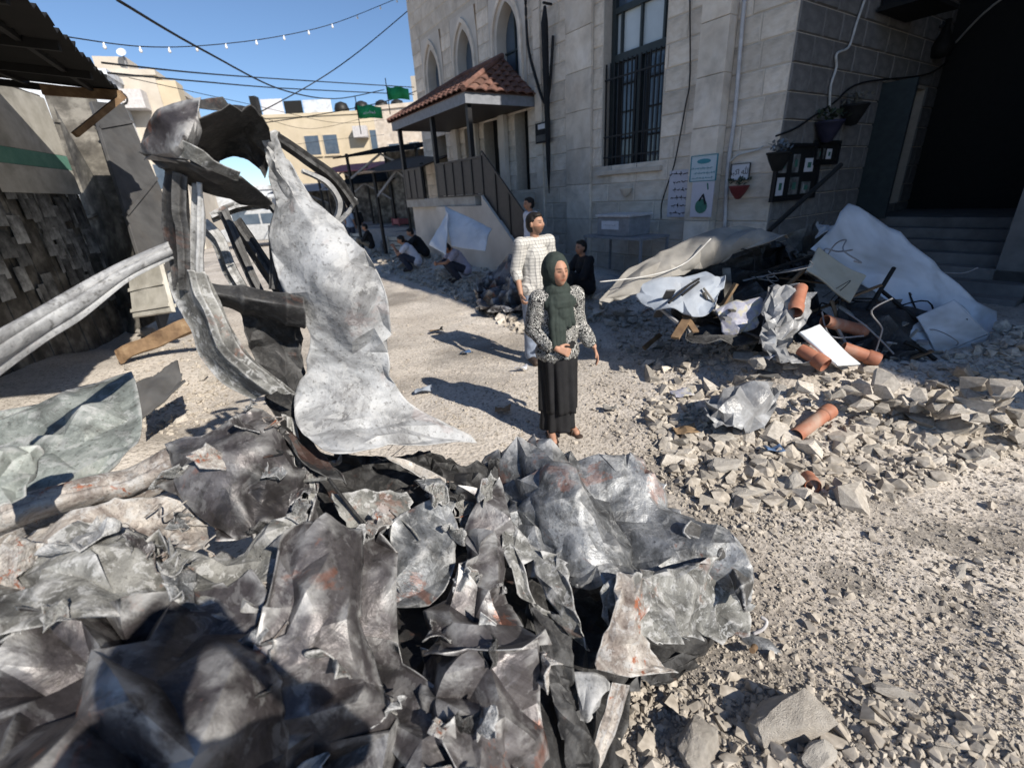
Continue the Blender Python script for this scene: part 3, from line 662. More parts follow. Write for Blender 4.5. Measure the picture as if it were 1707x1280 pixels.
# ------------------------------------------------------------------ houses down the street
M_beige = plain('beige_render', [(.3, (.50, .42, .30)), (.7, (.60, .51, .38))], 1, .9, 0, .15, 10, dirt=.3, dirtcol=(.38, .3, .22))  # beige is the render's own colour
M_pale = plain('pale_stone_render', [(.3, (.46, .41, .35)), (.7, (.58, .53, .46))], 1, .9, 0, .15, 10, dirt=.3, dirtcol=(.3, .26, .22))
M_awn_red = flat('faded_red_awning', (.34, .12, .13), .8)
M_awn_dk = plain('dark_awning', [(.3, (.012, .012, .012)), (.7, (.03, .03, .03))], 3, 1.0, 0, .2, spec=0)
M_tank = flat('black_water_tank', (.02, .02, .02), .5)
M_grey = flat('weathered_grey', (.25, .25, .26), .8)
def house(name, label, base, wd, dp, ht, rz, mat, wins, extra=None):
    h = thing(name, label, 'building', base, rz)
    MB().box((-wd/2, 0, -1), (wd/2, dp, ht)).build('wall', mat, h); MB().box((-wd/2-.1, -.1, ht), (wd/2+.1, dp+.1, ht+.25)).build('parapet', mat, h)
    for (x, z, ww, wh) in wins:
        f = MB().box((x-ww/2-.08, -.06, z-.08), (x+ww/2+.08, -.001, z+wh+.08)).build('window', mat, h)
        MB().box((x-ww/2, -.075, z), (x+ww/2, -.062, z+wh)).build('pane', M_glassd, f); MB().box((x-ww/2-.12, -.16, z-.16), (x+ww/2+.12, -.001, z-.085)).build('sill', mat, f)
    return h
b1 = D(575, 260, 46); zt = D(560, 192, 46)[2]
h1 = house('beige_house', 'sunlit beige block of flats at the end of the street', (b1[0], 46, 0), 13.5, 10, zt, R(4), M_beige,
           [(-2.6, zt-3.0, 1.2, 1.5), (-1.0, zt-3.0, 1.2, 1.5), (3.2, zt-2.8, 1.4, 1.5), (-2.8, zt-6.8, 2.2, 1.2), (.2, zt-6.8, 2, 1.2), (3.4, zt-7, 1.6, 1.6)])
MB().box((1.2, -.8, zt-1.9), (2.4, -.08, zt-1.0)).build('air_conditioner', M_pvc, h1); MB().box((-6.9, -.5, zt), (-6.4, .3, zt+1.6)).build('roof_post', M_black, h1)
MB().box((-6.4, .5, zt+.26), (-4.6, .56, zt+1.5)).build('laundry_sheet', M_paper, h1); MB().box((-4.5, .5, zt+.26), (-3, .56, zt+1.3)).build('laundry_sheet', M_black, h1); MB().box((-2.9, .5, zt+.26), (-.5, .56, zt+1.3)).build('laundry_sheet', M_white, h1)
for x in (0, 1.8, 3.6, 5.0): MB().lathe([(0, 0), (.6, 0), (.65, .5), (.5, .9), (.15, 1.05), (0, 1.05)], (x, 2, zt+.25)).build('water_tank', M_tank, h1, smooth=True)
b2 = D(245, 300, 27); zt2 = D(245, 122, 27)[2]
h2 = house('corner_house', 'pale house with roof dish and window cooler behind the canopy', (D(250, 300, 27)[0], 27, 0), 3.3, 8, zt2, R(18), M_pale, [(-.6, zt2-2.3, .9, 1.1), (.8, zt2-5.2, .9, 1.2)])
MB().box((-.2, -.9, zt2-1.55), (1.1, -.08, zt2-.75)).build('air_conditioner', M_pvc, h2); MB().lathe([(.28, 0), (.28, .02), (.2, .02)], (0, 0, 0)).build('fan_grille', M_black, h2).matrix_basis = Matrix.Translation((.2, -.91, zt2-1.15)) @ Matrix.Rotation(R(90), 4, 'X')
MB().box((1.66, 0, zt2-1.6), (2.5, 1.2, zt2-.2)).build('balcony', M_beige, h2)
MB().box((-.9, .6, zt2+.25), (.5, 2.2, zt2+.9)).build('roof_hut', M_pale, h2)
dish = MB().lathe([(r_*.42, z_*.42) for r_, z_ in ((0.0, 0), (.2, .03), (.38, .12), (.5, .25), (.48, .25), (.36, .13), (.2, .05), (0, .02))]).build('satellite_dish', M_white, h2, smooth=True); dish.matrix_basis = Matrix.Translation((.5, .3, zt2+.95)) @ Matrix.Rotation(R(60), 4, 'X')
MB().bar((.5, .34, zt2+.25), (.5, .36, zt2+.95), .06).build('dish_pole', M_grey, h2)
h3 = house('long_white_house', 'low white building glimpsed behind burnt frame at street end', (D(390, 330, 33)[0]-1, 33, 0), 9.5, 6, 3.1, R(10), M_white, [(-2, 1.1, 1, 1.1), (1, 1.1, 1, 1.1)])
h4 = house('far_stone_house', 'grey stone house beyond the porch roof with chimney stub', (D(655, 240, 38)[0]+1.2, 38, 0), 5, 8, D(655, 180, 38)[2], R(-12), M_stone, [(-1.2, 4.5, .8, 1.3), (.4, 4.5, .8, 1.3)])
MB().box((.6, .3, D(655, 180, 38)[2]+.25), (1.5, 1.2, D(655, 145, 38)[2]+.6)).build('chimney', M_pale, h4)
h5 = house('left_row_house', 'bright wall of row house seen under canopy edge', (D(70, 260, 24)[0], 24, 0), 7, 5, D(90, 118, 24)[2], R(20), M_white, [(-1.5, 4.6, 1, 1.2), (1.2, 4.6, 1, 1.2)])
# market stalls in front of the houses
def stall(name, label, px, py, y, wd, dp, ht, rz, awn):
    g = D(px, py, y); s = thing(name, label, 'stall', (g[0], y, 0), rz)
    for x in (-wd/2, wd/2):
        for q in (0, dp): MB().bar((x, q, 0), (x, q, ht-.25*(q == 0)), .09).build('post', M_iron, s)
    MB().add([(-wd/2-.3, -.5, ht-.4), (wd/2+.3, -.5, ht-.4), (wd/2+.3, dp+.2, ht+.15), (-wd/2-.3, dp+.2, ht+.15)]+[(-wd/2-.3, -.5, ht-.44), (wd/2+.3, -.5, ht-.44), (wd/2+.3, dp+.2, ht+.11), (-wd/2-.3, dp+.2, ht+.11)],
             [(0, 1, 2, 3), (7, 6, 5, 4), (0, 4, 5, 1), (1, 5, 6, 2), (2, 6, 7, 3), (3, 7, 4, 0)]).build('awning', awn, s)
    MB().bar((-wd/2, 0, ht-1.2), (0, 0, ht-.4), .07).build('brace', M_grey, s); MB().bar((wd/2, 0, ht-1.2), (0, 0, ht-.4), .07).build('brace', M_grey, s)
    MB().box((-wd/2, .5, 0), (wd/2, dp, .85)).build('counter', M_grey, s, bevel=.02)
    MB().box((-wd/2, dp, 0), (wd/2, dp+.06, ht*.97)).build('back_panel', M_corr, s)
    return s
stall('market_stall', 'dark awning market stall next to the tiled porch', 640, 300, 20.5, 3.6, 2.4, 4.1, R(-28), M_awn_dk)
stall('market_stall', 'red awning market stall at foot of beige flats', 572, 300, 27, 3.2, 2.4, 3.9, R(-20), M_awn_red)
stall('market_stall', 'low black canopied stall behind standing men', 610, 320, 24, 3.0, 2, 3.2, R(-25), M_awn_dk)
# parked vehicle seen through the gap in the burnt frame
M_carp = flat('white_car_paint', (.42, .43, .44), .4)
def van(px, y, label):
    g = D(px, 330, y); v = thing('parked_van', label, 'van', (g[0], y, 0), R(10))
    prof = [(-2.1, .35), (-2.1, 1.0), (-1.2, 1.15), (-.6, 1.85), (1.9, 1.9), (2.1, 1.5), (2.1, .35)]
    n = len(prof); V = [(a, -.85, z) for a, z in prof]+[(a, .85, z) for a, z in prof]
    MB().add(V, [tuple(range(n)), tuple(range(2*n-1, n-1, -1))]+[(k, n+k, n+(k+1) % n, (k+1) % n) for k in range(n)]).build('body', M_carp, v, bevel=.08)
    for a, b in ((-.95, 0), (.1, .95), (1.05, 1.85)): MB().box((a, -.87, 1.2), (b, -.855, 1.7)).build('side_window', M_glassd, v)
    for x in (-1.3, 1.3):
        for q in (-.86, .7):
            wmb = MB(); wmb.tube([(x, q-.02, .32), (x, q+.18, .32)], .32, 18); wo_ = wmb.build('wheel', M_tank, v); MB().tube([(x, q-.03, .32), (x, q-.015, .32)], .18, 14).build('rim', M_grey, wo_)
    return v
van(432, 27, 'white van parked down the street behind burnt frame')
# green flags on poles
M_flag = plain('green_flag', [(.3, (.01, .22, .07)), (.7, (.03, .36, .14))], 2, .7, 0, 0)
def flag(px, py, y, wd, hh, label, marks):
    f = thing('flag', label, 'flag', D(px, py+30, y), 0, 'green flags above the street')
    a = D(px, py-hh*.2, y); sx = wd/FPX*y; sz = hh/FPX*y
    MB().tube([a+np.array([0, 0, .3]), a-np.array([0, 0, sz*2.2])], .02, 6).build('pole', M_iron, f, True)
    V = []; n = 14
    for k in range(n+1):
        t = k/n; V += [a+np.array([sx*t, .12*math.sin(t*7), -sz*.25*t-.03*math.sin(t*9)]), a+np.array([sx*t, .12*math.sin(t*7+.5), -sz-sz*.12*t])]
    c = MB().add(V, [(2*k, 2*k+2, 2*k+3, 2*k+1) for k in range(n)]).build('cloth', M_flag, f, True, True); c.modifiers.new('t', 'SOLIDIFY').thickness = .01
    if marks:
        mk = MB()
        for k in range(3, 11):
            p = np.array(V[2*k])*.45+np.array(V[2*k+1])*.55; mk.tube([p+np.array([0, -.03, -sz*.12]), p+np.array([sx*.03, -.03, sz*.05*((k*5) % 3)]), p+np.array([sx*.06, -.03, -sz*.08])], sz*.025, 5)
        mk.build('lettering', M_paper, c, True)
flag(594, 178, 24, 34, 17, 'green flag with white lettering flying beside beige flats', True)
flag(644, 147, 24, 30, 16, 'dark green flag folded on its pole near porch roof', False)
# overhead cables and the string of bulbs
def cable(pts, r, name, label, mat=None, sag=0.0, n=28):
    P = np.array([D(*q) for q in pts]); C = catmull(P, np.linspace(0, 1, n))
    t = np.linspace(0, 1, n); C[:, 2] -= sag*4*t*(1-t)
    return tag(MB().tube(C, r, 6).build(name, mat or M_cable, smooth=True), label, 'cable'), C
for k, (pp, lab) in enumerate((
        ([(195, 0, 9), (340, 85, 13), (470, 150, 20), (560, 165, 26), (640, 150, 30)], 'thick black cable swooping down from top left sky'),
        ([(690, 10, 22), (600, 85, 20), (520, 140, 18), (400, 205, 17)], 'black cable falling from stone building corner towards the left'),
        ([(170, 105, 14), (330, 122, 20), (480, 133, 27), (690, 146, 34)], 'upper of the near level cables crossing the sky'),
        ([(180, 122, 14), (330, 136, 20), (480, 148, 27), (690, 158, 34)], 'lower of the near level cables crossing the sky'),
        ([(420, 208, 24), (540, 190, 28), (640, 170, 30), (700, 150, 31)], 'cable rising past the green flags to the porch'))):
    cable(pp, .009+.0005*pp[-1][2], 'overhead_cable', lab)
sl = thing('string_lights', 'sagging string of small white bulbs across the blue sky', 'string lights', D(400, 80, 14))
P = np.array([D(*q) for q in ((100, 60, 10), (235, 78, 12), (345, 76, 14), (460, 62, 16), (555, 40, 18), (645, 5, 20), (690, -15, 21))]); C = catmull(P, np.linspace(0, 1, 60))
MB().tube(C, .011, 6).build('wire', M_cable, sl, True)
M_bulb = flat('white_bulb', (.8, .8, .82), .2)
for q in catmull(P, np.linspace(.02, .95, 14)):
    bl = MB().lathe([(0, 0), (.028, .015), (.034, .045), (.018, .08), (.018, .12), (0, .12)], tuple(q-np.array([0, 0, .12])), 10).build('bulb', M_bulb, sl, True, True)

# clutter along the far stalls
rc = random.Random(12); M_cr = [M_wood, M_grey, M_corr, M_pbase, M_awn_red]
CRATE_AT = ['beside the dark awning stall', 'before the low black stall', 'at the red awning stall', 'near the parked van', 'left of the standing men', 'by the market posts', 'under the dark awning', 'at the street end', 'near the seated far person', 'along the far kerb', 'behind the light blue shirt man', 'below the green flags']
for k in range(12):
    px = rc.uniform(545, 690); y = rc.uniform(18, 27); g_ = D(px, 340, y); sz = rc.uniform(.45, 1.0); hh = sz*rc.uniform(.6, 1.3); m_ = rc.choice(M_cr)
    c_ = thing('crate', ('wooden', 'grey', 'charred', 'pale', 'reddish')[M_cr.index(m_)]+' market crate '+CRATE_AT[k], 'crate', (g_[0], y, H(g_[0], y)), rc.uniform(0, 3), 'market crates down the street')
    for j in range(4): MB().box((-sz/2, -sz/2, hh*j/4+.01), (sz/2, sz/2, hh*(j+.8)/4)).build('board', m_, c_)
    for x_ in (-1, 1):
        for q_ in (-1, 1): MB().box((x_*sz*.51-.03, q_*sz*.51-.03, 0), (x_*sz*.51+.03, q_*sz*.51+.03, hh)).build('corner_post', m_, c_)
stall('market_stall', 'dusty brown awning stall standing left of the porch stairs', 665, 310, 17.5, 2.2, 1.6, 3.3, R(-30), flat('brown_awning', (.09, .07, .055), .9))
stall('market_stall', 'plain grey awning stall far beyond the burnt frame', 500, 310, 32, 3.4, 2.4, 3.2, R(-5), M_grey)
for k, pp in enumerate(([(215, 130, 18), (420, 175, 24), (560, 205, 32), (640, 200, 36)], [(420, 190, 26), (520, 215, 32), (640, 188, 34)], [(430, 250, 30), (540, 235, 34), (640, 225, 36)])):
    cable(pp, .012, 'overhead_cable', ('faint cable from corner house towards beige flats', 'faint cable passing in front of flats roof', 'lowest faint cable across the beige flats')[k])

# ------------------------------------------------------------------ the burnt car wreck
GR = lambda a, b, c, d: [(.34, a), (.45, b), (.54, c), (.66, d)]
B_white = burnt('ash_white_steel', GR((.11, .11, .115), (.25, .255, .265), (.37, .38, .395), (.47, .48, .50)), rust=.12, ash=.5, scale=2.6, rough=.55, metal=.15, soot=.25)
B_silver = burnt('scorched_silver_steel', GR((.06, .062, .066), (.14, .147, .155), (.24, .25, .265), (.37, .385, .40)), rust=.4, ash=.4, scale=3.2, rough=.42, metal=.5, soot=.45)
B_purple = burnt('violet_grey_steel', GR((.03, .026, .028), (.07, .063, .067), (.11, .102, .107), (.20, .19, .195)), rust=.45, ash=.2, scale=2.2, rough=.38, metal=.45, soot=.65)
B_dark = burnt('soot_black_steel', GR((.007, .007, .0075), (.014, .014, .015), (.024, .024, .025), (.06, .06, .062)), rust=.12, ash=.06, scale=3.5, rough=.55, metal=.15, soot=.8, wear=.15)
B_green = burnt('green_grey_steel', GR((.09, .095, .09), (.18, .20, .19), (.27, .295, .28), (.37, .39, .375)), rust=.1, ash=.35, scale=3.0, rough=.5, metal=.25, soot=.35)
B_rusty = burnt('rust_streaked_steel', GR((.10, .075, .065), (.26, .23, .21), (.42, .39, .36), (.55, .52, .49)), rust=1.0, ash=.5, scale=5, rough=.6, metal=.2, soot=.4)
B_ash = burnt('ash_caked_steel', GR((.05, .05, .047), (.12, .12, .114), (.21, .21, .20), (.33, .33, .315)), rust=.25, ash=.6, scale=5, rough=.75, metal=.05, soot=.45)
M_rubber = burnt('charred_rubber', GR((.02, .02, .02), (.045, .044, .043), (.07, .068, .066), (.13, .125, .12)), rust=.1, ash=.1, scale=6, rough=.7, metal=0, soot=.3)

wreck = thing('car_wreck', 'burnt and crushed car wreck with twisted frame filling the foreground', 'car wreck', (-.6, 1.3, 0))
W = lambda name, rows, mat, **k: sheet(name, rows, mat, wreck, **k)
# tall ash-white panel
W('door_panel', [[(446, 231, 2.02), (450, 230, 2.02), (454, 233, 2.03)], [(441, 290, 1.98), (465, 284, 1.96), (492, 278, 2.0)], [(443, 360, 1.95), (500, 348, 1.90), (545, 345, 1.97)], [(462, 445, 1.93), (540, 430, 1.86), (605, 435, 1.95)], [(500, 520, 1.90), (570, 505, 1.84), (640, 520, 1.94)],
  [(507, 600, 1.86), (575, 590, 1.86), (648, 590, 1.93)], [(488, 668, 1.80), (575, 650, 1.86), (662, 645, 1.95)], [(508, 728, 1.68), (605, 712, 1.78), (720, 700, 1.98)], [(556, 766, 1.60), (655, 752, 1.70), (796, 740, 2.0)]],
  B_white, nu=120, nv=180, amp=.022, scale=3.6, seed=4, thick=.004, aniso=1.8, fine=.5, ragged=.022)
# twisted black hood of the frame
W('roof_skin', [[(231, 240, 1.76), (258, 178, 1.70), (334, 163, 1.74)], [(238, 256, 1.74), (292, 240, 1.62), (330, 205, 1.70)], [(242, 262, 1.76), (296, 270, 1.68), (326, 246, 1.74)]], B_purple, nu=50, nv=40, amp=.006, scale=4, seed=8, cell=.09)
W('roof_skin', [[(300, 222, 1.70), (350, 195, 1.72), (405, 178, 1.78), (440, 205, 1.88)], [(305, 245, 1.78), (350, 235, 1.92), (410, 225, 1.98), (452, 245, 2.0)], [(305, 262, 1.82), (350, 268, 2.0), (398, 262, 2.02), (445, 300, 2.02)]], B_dark, nu=60, nv=50, amp=.02, scale=5, seed=9)
W('roof_skin', [[(236, 252, 1.74), (300, 268, 1.64), (345, 278, 1.68), (402, 292, 1.78)], [(268, 282, 1.74), (320, 298, 1.74), (370, 312, 1.80), (448, 330, 1.95)], [(275, 292, 1.78), (330, 318, 1.82), (380, 330, 1.88), (448, 346, 2.0)]], B_dark, nu=60, nv=30, amp=.012, scale=5, seed=10)
W('roof_ridge', [[(292, 228, 1.63), (330, 245, 1.62), (365, 268, 1.66), (402, 292, 1.74)], [(290, 262, 1.64), (322, 270, 1.63), (355, 284, 1.68), (396, 300, 1.76)]], B_ash, nu=40, nv=14, amp=.008, scale=6, seed=11)
W('torn_flap', [[(328, 168, 1.78), (352, 165, 1.82), (370, 163, 1.85)], [(332, 182, 1.78), (362, 184, 1.80), (388, 184, 1.86)]], B_dark, nu=20, nv=10, amp=.008, scale=6, seed=12)
# uprights
W('pillar', [[(276, 285, 1.76), (296, 288, 1.71), (318, 296, 1.74)], [(270, 350, 1.76), (292, 355, 1.70), (322, 355, 1.74)], [(268, 380, 1.76), (298, 385, 1.70), (322, 388, 1.74)], [(282, 440, 1.76), (302, 445, 1.70), (322, 445, 1.74)], [(290, 482, 1.76), (304, 485, 1.72), (318, 485, 1.74)]], B_dark, nu=26, nv=60, amp=.003, scale=5, seed=13, groove=.02)
W('pillar_flange', [[(320, 305, 1.75), (332, 306, 1.72), (342, 306, 1.75)], [(316, 380, 1.75), (330, 380, 1.72), (348, 378, 1.75)], [(314, 430, 1.75), (330, 430, 1.72), (346, 428, 1.76)], [(316, 462, 1.75), (330, 465, 1.73), (346, 460, 1.76)]], B_white, nu=24, nv=50, amp=.002, scale=6, seed=14, groove=.016)
W('lower_pillar', [[(282, 452, 1.78), (318, 450, 1.70), (352, 455, 1.76)], [(292, 500, 1.76), (330, 490, 1.66), (372, 495, 1.74)], [(318, 545, 1.74), (352, 530, 1.63), (396, 548, 1.72)], [(335, 598, 1.72), (372, 580, 1.62), (425, 590, 1.71)], [(372, 640, 1.70), (415, 620, 1.63), (470, 630, 1.72)], [(425, 668, 1.72), (460, 655, 1.66), (500, 655, 1.74)]],
  B_ash, nu=50, nv=90, amp=.004, scale=6, seed=15, groove=.02)
W('cross_beam', [[(345, 470, 1.80), (420, 476, 1.82), (506, 492, 1.86)], [(348, 488, 1.74), (420, 500, 1.76), (508, 515, 1.80)], [(352, 505, 1.78), (420, 520, 1.80), (508, 548, 1.84)], [(356, 512, 1.84), (420, 528, 1.86), (506, 552, 1.9)]], B_dark, nu=50, nv=30, amp=.003, scale=6, seed=16, groove=.015)
W('inner_panel', [[(400, 515, 1.92), (450, 520, 1.96), (500, 540, 1.98)], [(420, 590, 1.9), (470, 600, 1.94), (505, 620, 1.94)], [(440, 660, 1.86), (490, 690, 1.88), (520, 720, 1.84)], [(470, 720, 1.7), (510, 780, 1.62), (580, 800, 1.58)]], B_dark, nu=40, nv=70, amp=.03, scale=6, seed=17)
# side frame behind
def rails(name, pts, wd, mat, seed, **k):
    P = [(a, b, y) for a, b, y in pts]
    rows = []
    for i, (a, b, y) in enumerate(P):
        q = P[min(i+1, len(P)-1)]; p = P[max(i-1, 0)]; dx, dy = q[0]-p[0], q[1]-p[1]; l = math.hypot(dx, dy)+1e-6; nx, ny = -dy/l*wd/2, dx/l*wd/2
        rows.append([(a+nx, b+ny, y+.02), (a, b, y-.015), (a-nx, b-ny, y+.02)])
    W(name, rows, mat, nu=16, nv=70, amp=.002, scale=6, seed=seed, groove=.012, thick=.006, **k)
rails('side_frame', [(338, 372, 2.1), (365, 400, 2.1), (385, 450, 2.08), (405, 485, 2.06)], 26, B_ash, 18)
rails('side_frame', [(372, 350, 2.3), (398, 410, 2.25), (425, 470, 2.2), (452, 520, 2.15)], 20, B_dark, 19)
rails('side_frame', [(352, 362, 2.35), (390, 345, 2.38), (430, 338, 2.4), (452, 338, 2.4)], 22, B_ash, 20)
rails('side_frame', [(392, 368, 2.4), (440, 440, 2.35), (480, 500, 2.3)], 26, B_dark, 21)
rails('roof_arch', [(455, 225, 2.3), (510, 262, 2.45), (560, 300, 2.6), (592, 345, 2.7)], 22, B_dark, 22)
rails('roof_arch', [(505, 285, 2.45), (545, 305, 2.55), (566, 338, 2.65), (556, 372, 2.68), (530, 365, 2.6)], 11, B_white, 23)
rails('roof_arch', [(592, 330, 2.7), (580, 355, 2.7), (555, 380, 2.68)], 10, B_silver, 24)
rails('window_post', [(455, 375, 2.0), (458, 430, 1.98), (455, 482, 1.96)], 16, B_dark, 25)
rails('side_frame', [(440, 330, 2.3), (480, 372, 2.3), (540, 430, 2.3)], 14, B_dark, 26)
# long curved roof rail
rail_rows = []
for (tx, ty, bx, by, y) in ((-60, 575, -60, 668, 1.22), (0, 545, 0, 622, 1.30), (60, 512, 70, 572, 1.40), (120, 478, 135, 532, 1.50), (200, 436, 215, 470, 1.62), (282, 402, 286, 432, 1.74)):
    rail_rows.append([(tx, ty+4, y+.015), (tx*.55+bx*.45, ty*.55+by*.45, y), (bx, by-4, y+.012)])
W('roof_rail', rail_rows, B_white, nu=40, nv=120, amp=.0008, scale=5, seed=30, groove=.009, thick=.006)
# sill with rust
W('sill_rail', [[(-40, 858, 1.25), (-40, 880, 1.2), (-40, 912, 1.22)], [(60, 822, 1.36), (60, 842, 1.30), (62, 878, 1.34)], [(150, 800, 1.46), (152, 820, 1.40), (156, 850, 1.44)], [(220, 782, 1.54), (224, 802, 1.48), (230, 830, 1.52)], [(320, 728, 1.66), (324, 748, 1.60), (330, 785, 1.64)]], B_rusty, nu=40, nv=90, amp=.004, scale=6, seed=31, groove=.02)
W('floor_pan', [[(-20, 905, 1.22), (120, 860, 1.35), (250, 825, 1.48), (330, 790, 1.60)], [(-20, 960, 1.14), (130, 930, 1.22), (260, 900, 1.34), (340, 850, 1.48)], [(-20, 1010, 1.05), (140, 990, 1.12), (270, 960, 1.2), (350, 910, 1.34)]], B_rusty, nu=80, nv=60, amp=.03, scale=7, seed=32, holes=.15, ragged=.03)
# violet grey bonnet
W('bonnet', [[(316, 738, 1.62), (380, 700, 1.66), (445, 672, 1.76), (470, 690, 1.80)], [(305, 790, 1.50), (375, 765, 1.50), (440, 740, 1.58), (490, 760, 1.70)], [(318, 850, 1.40), (380, 830, 1.38), (440, 820, 1.44), (505, 820, 1.56)], [(370, 905, 1.30), (410, 900, 1.28), (450, 890, 1.32), (500, 870, 1.42)]], B_purple, nu=90, nv=90, amp=.035, scale=3.6, seed=33, fine=.25)
W('wheel_arch', [[(470, 690, 1.82), (490, 700, 1.8)], [(480, 750, 1.74), (505, 760, 1.70)], [(490, 800, 1.64), (520, 800, 1.6)], [(480, 850, 1.54), (520, 840, 1.5)]], B_ash, nu=16, nv=40, amp=.012, scale=7, seed=34, groove=.015)
# dark hollow and engine bay behind the panels
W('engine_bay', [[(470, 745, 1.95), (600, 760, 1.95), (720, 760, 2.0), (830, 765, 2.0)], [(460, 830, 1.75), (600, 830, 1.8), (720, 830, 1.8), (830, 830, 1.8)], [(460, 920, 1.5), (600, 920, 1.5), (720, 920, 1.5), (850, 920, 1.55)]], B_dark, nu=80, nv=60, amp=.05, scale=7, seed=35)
W('battery_tray', [[(545, 825, 1.56), (610, 815, 1.60), (680, 820, 1.66)], [(560, 855, 1.50), (620, 850, 1.54), (690, 840, 1.60)], [(585, 890, 1.44), (640, 885, 1.46), (690, 870, 1.52)]], B_ash, nu=50, nv=40, amp=.02, scale=8, seed=36, ragged=.03)
W('torn_strip', [[(640, 760, 1.8), (690, 772, 1.8), (740, 800, 1.8)], [(660, 776, 1.76), (700, 792, 1.75), (742, 815, 1.76)]], B_rusty, nu=40, nv=12, amp=.01, scale=8, seed=37)
W('torn_strip', [[(690, 800, 1.72), (720, 830, 1.66), (700, 870, 1.55), (640, 905, 1.45)], [(735, 795, 1.74), (760, 830, 1.66), (740, 870, 1.56), (660, 920, 1.44)]], B_silver, nu=60, nv=14, amp=.01, scale=7, seed=38)
def rod(name, pts, r, mat): MB().tube(catmull(np.array([D(*q) for q in pts]), np.linspace(0, 1, 20)), r, 8).build(name, mat, wreck, True, True)
rod('rod', [(485, 805, 1.6), (520, 800, 1.58), (545, 798, 1.57)], .008, B_ash); rod('rod', [(548, 798, 1.57), (580, 840, 1.5), (612, 880, 1.44)], .007, B_dark)
rod('rod', [(484, 806, 1.58), (495, 845, 1.5), (510, 880, 1.42)], .005, B_dark); rod('rod', [(650, 850, 1.55), (685, 880, 1.45), (700, 900, 1.4)], .004, B_ash)
# middle panels
W('fender', [[(640, 890, 1.46), (690, 850, 1.55), (745, 832, 1.62)], [(655, 930, 1.36), (710, 905, 1.42), (760, 880, 1.52)], [(640, 980, 1.24), (700, 965, 1.28), (755, 945, 1.36)], [(630, 1010, 1.18), (690, 1012, 1.17), (730, 1000, 1.22)]], B_silver, nu=80, nv=80, amp=.025, scale=3.2, seed=40, fine=.2)
W('fender', [[(745, 828, 1.66), (790, 815, 1.68), (835, 812, 1.72)], [(770, 890, 1.48), (805, 880, 1.46), (845, 900, 1.52)], [(760, 960, 1.32), (805, 970, 1.28), (850, 990, 1.32)], [(720, 1030, 1.16), (790, 1050, 1.10), (870, 1060, 1.14)], [(715, 1090, 1.05), (790, 1110, 1.0), (890, 1115, 1.03)]], B_purple, nu=90, nv=120, amp=0.062, scale=2.79, seed=41, fine=.25, aniso=1.6)
W('quarter_panel', [[(600, 905, 1.40), (640, 895, 1.44)], [(560, 1000, 1.16), (650, 1000, 1.2)], [(600, 1100, .98), (700, 1090, 1.0)], [(640, 1200, .84), (760, 1190, .86)], [(700, 1300, .74), (800, 1300, .74)]], B_purple, nu=60, nv=120, amp=0.069, scale=2.98, seed=42, fine=.3)
W('quarter_panel', [[(700, 1060, 1.06), (800, 1080, 1.04), (905, 1080, 1.08)], [(700, 1150, .92), (810, 1150, .92), (915, 1160, .96)], [(740, 1230, .82), (830, 1230, .82), (930, 1240, .86)], [(760, 1320, .72), (850, 1320, .72), (950, 1320, .76)]], B_purple, nu=90, nv=90, amp=0.062, scale=3.31, seed=43, fine=.4)
W('folded_edge', [[(800, 1020, 1.14), (790, 1060, 1.08), (745, 1105, 1.0)], [(825, 1040, 1.12), (815, 1080, 1.06), (765, 1130, .98)]], B_silver, nu=50, nv=14, amp=.012, scale=6, seed=44)
W('folded_edge', [[(810, 1050, 1.08), (790, 1110, 1.0), (742, 1150, .92)], [(798, 1045, 1.1), (775, 1100, 1.02), (735, 1140, .95)]], B_dark, nu=50, nv=12, amp=.01, scale=6, seed=45)
# near left masses
W('boot_lid', [[(-60, 960, 1.05), (60, 935, 1.12), (150, 905, 1.2), (240, 870, 1.28)], [(-60, 1020, .95), (80, 985, 1.0), (180, 955, 1.06), (270, 915, 1.14)], [(-60, 1090, .86), (80, 1060, .88), (200, 1020, .94), (300, 980, 1.02)]], B_ash, nu=90, nv=60, amp=0.062, scale=3.31, seed=50)
W('boot_lid', [[(240, 880, 1.28), (340, 900, 1.24), (430, 880, 1.32), (500, 900, 1.34)], [(270, 940, 1.12), (360, 960, 1.1), (450, 950, 1.14), (530, 960, 1.2)], [(300, 1010, .98), (380, 1030, .96), (470, 1040, .98), (560, 1040, 1.02)]], B_ash, nu=90, nv=60, amp=0.069, scale=3.98, seed=51, holes=.08, ragged=.04)
W('crushed_roof', [[(-80, 1040, .93), (60, 1020, .95), (180, 985, 1.0), (320, 960, 1.06), (440, 960, 1.1)], [(-80, 1130, .80), (80, 1110, .82), (200, 1080, .85), (330, 1060, .88), (450, 1060, .92)], [(-80, 1220, .68), (80, 1200, .70), (210, 1180, .72), (340, 1170, .74), (460, 1170, .78)], [(-80, 1330, .58), (80, 1320, .60), (220, 1310, .6), (350, 1310, .62), (470, 1310, .64)]], B_purple, nu=130, nv=110, amp=0.075, scale=2.79, seed=52, fine=.3)
W('crushed_roof', [[(440, 950, 1.14), (520, 930, 1.24), (610, 920, 1.3)], [(450, 1040, .96), (530, 1020, 1.02), (600, 1010, 1.08)], [(400, 1130, .82), (520, 1110, .86), (620, 1100, .9)], [(380, 1220, .70), (520, 1200, .74), (660, 1190, .78)], [(380, 1330, .60), (520, 1320, .62), (700, 1320, .66)]], B_purple, nu=110, nv=130, amp=0.069, scale=3.05, seed=53, fine=.3)
def wp(x, y, z): return ('w', x, y, z)
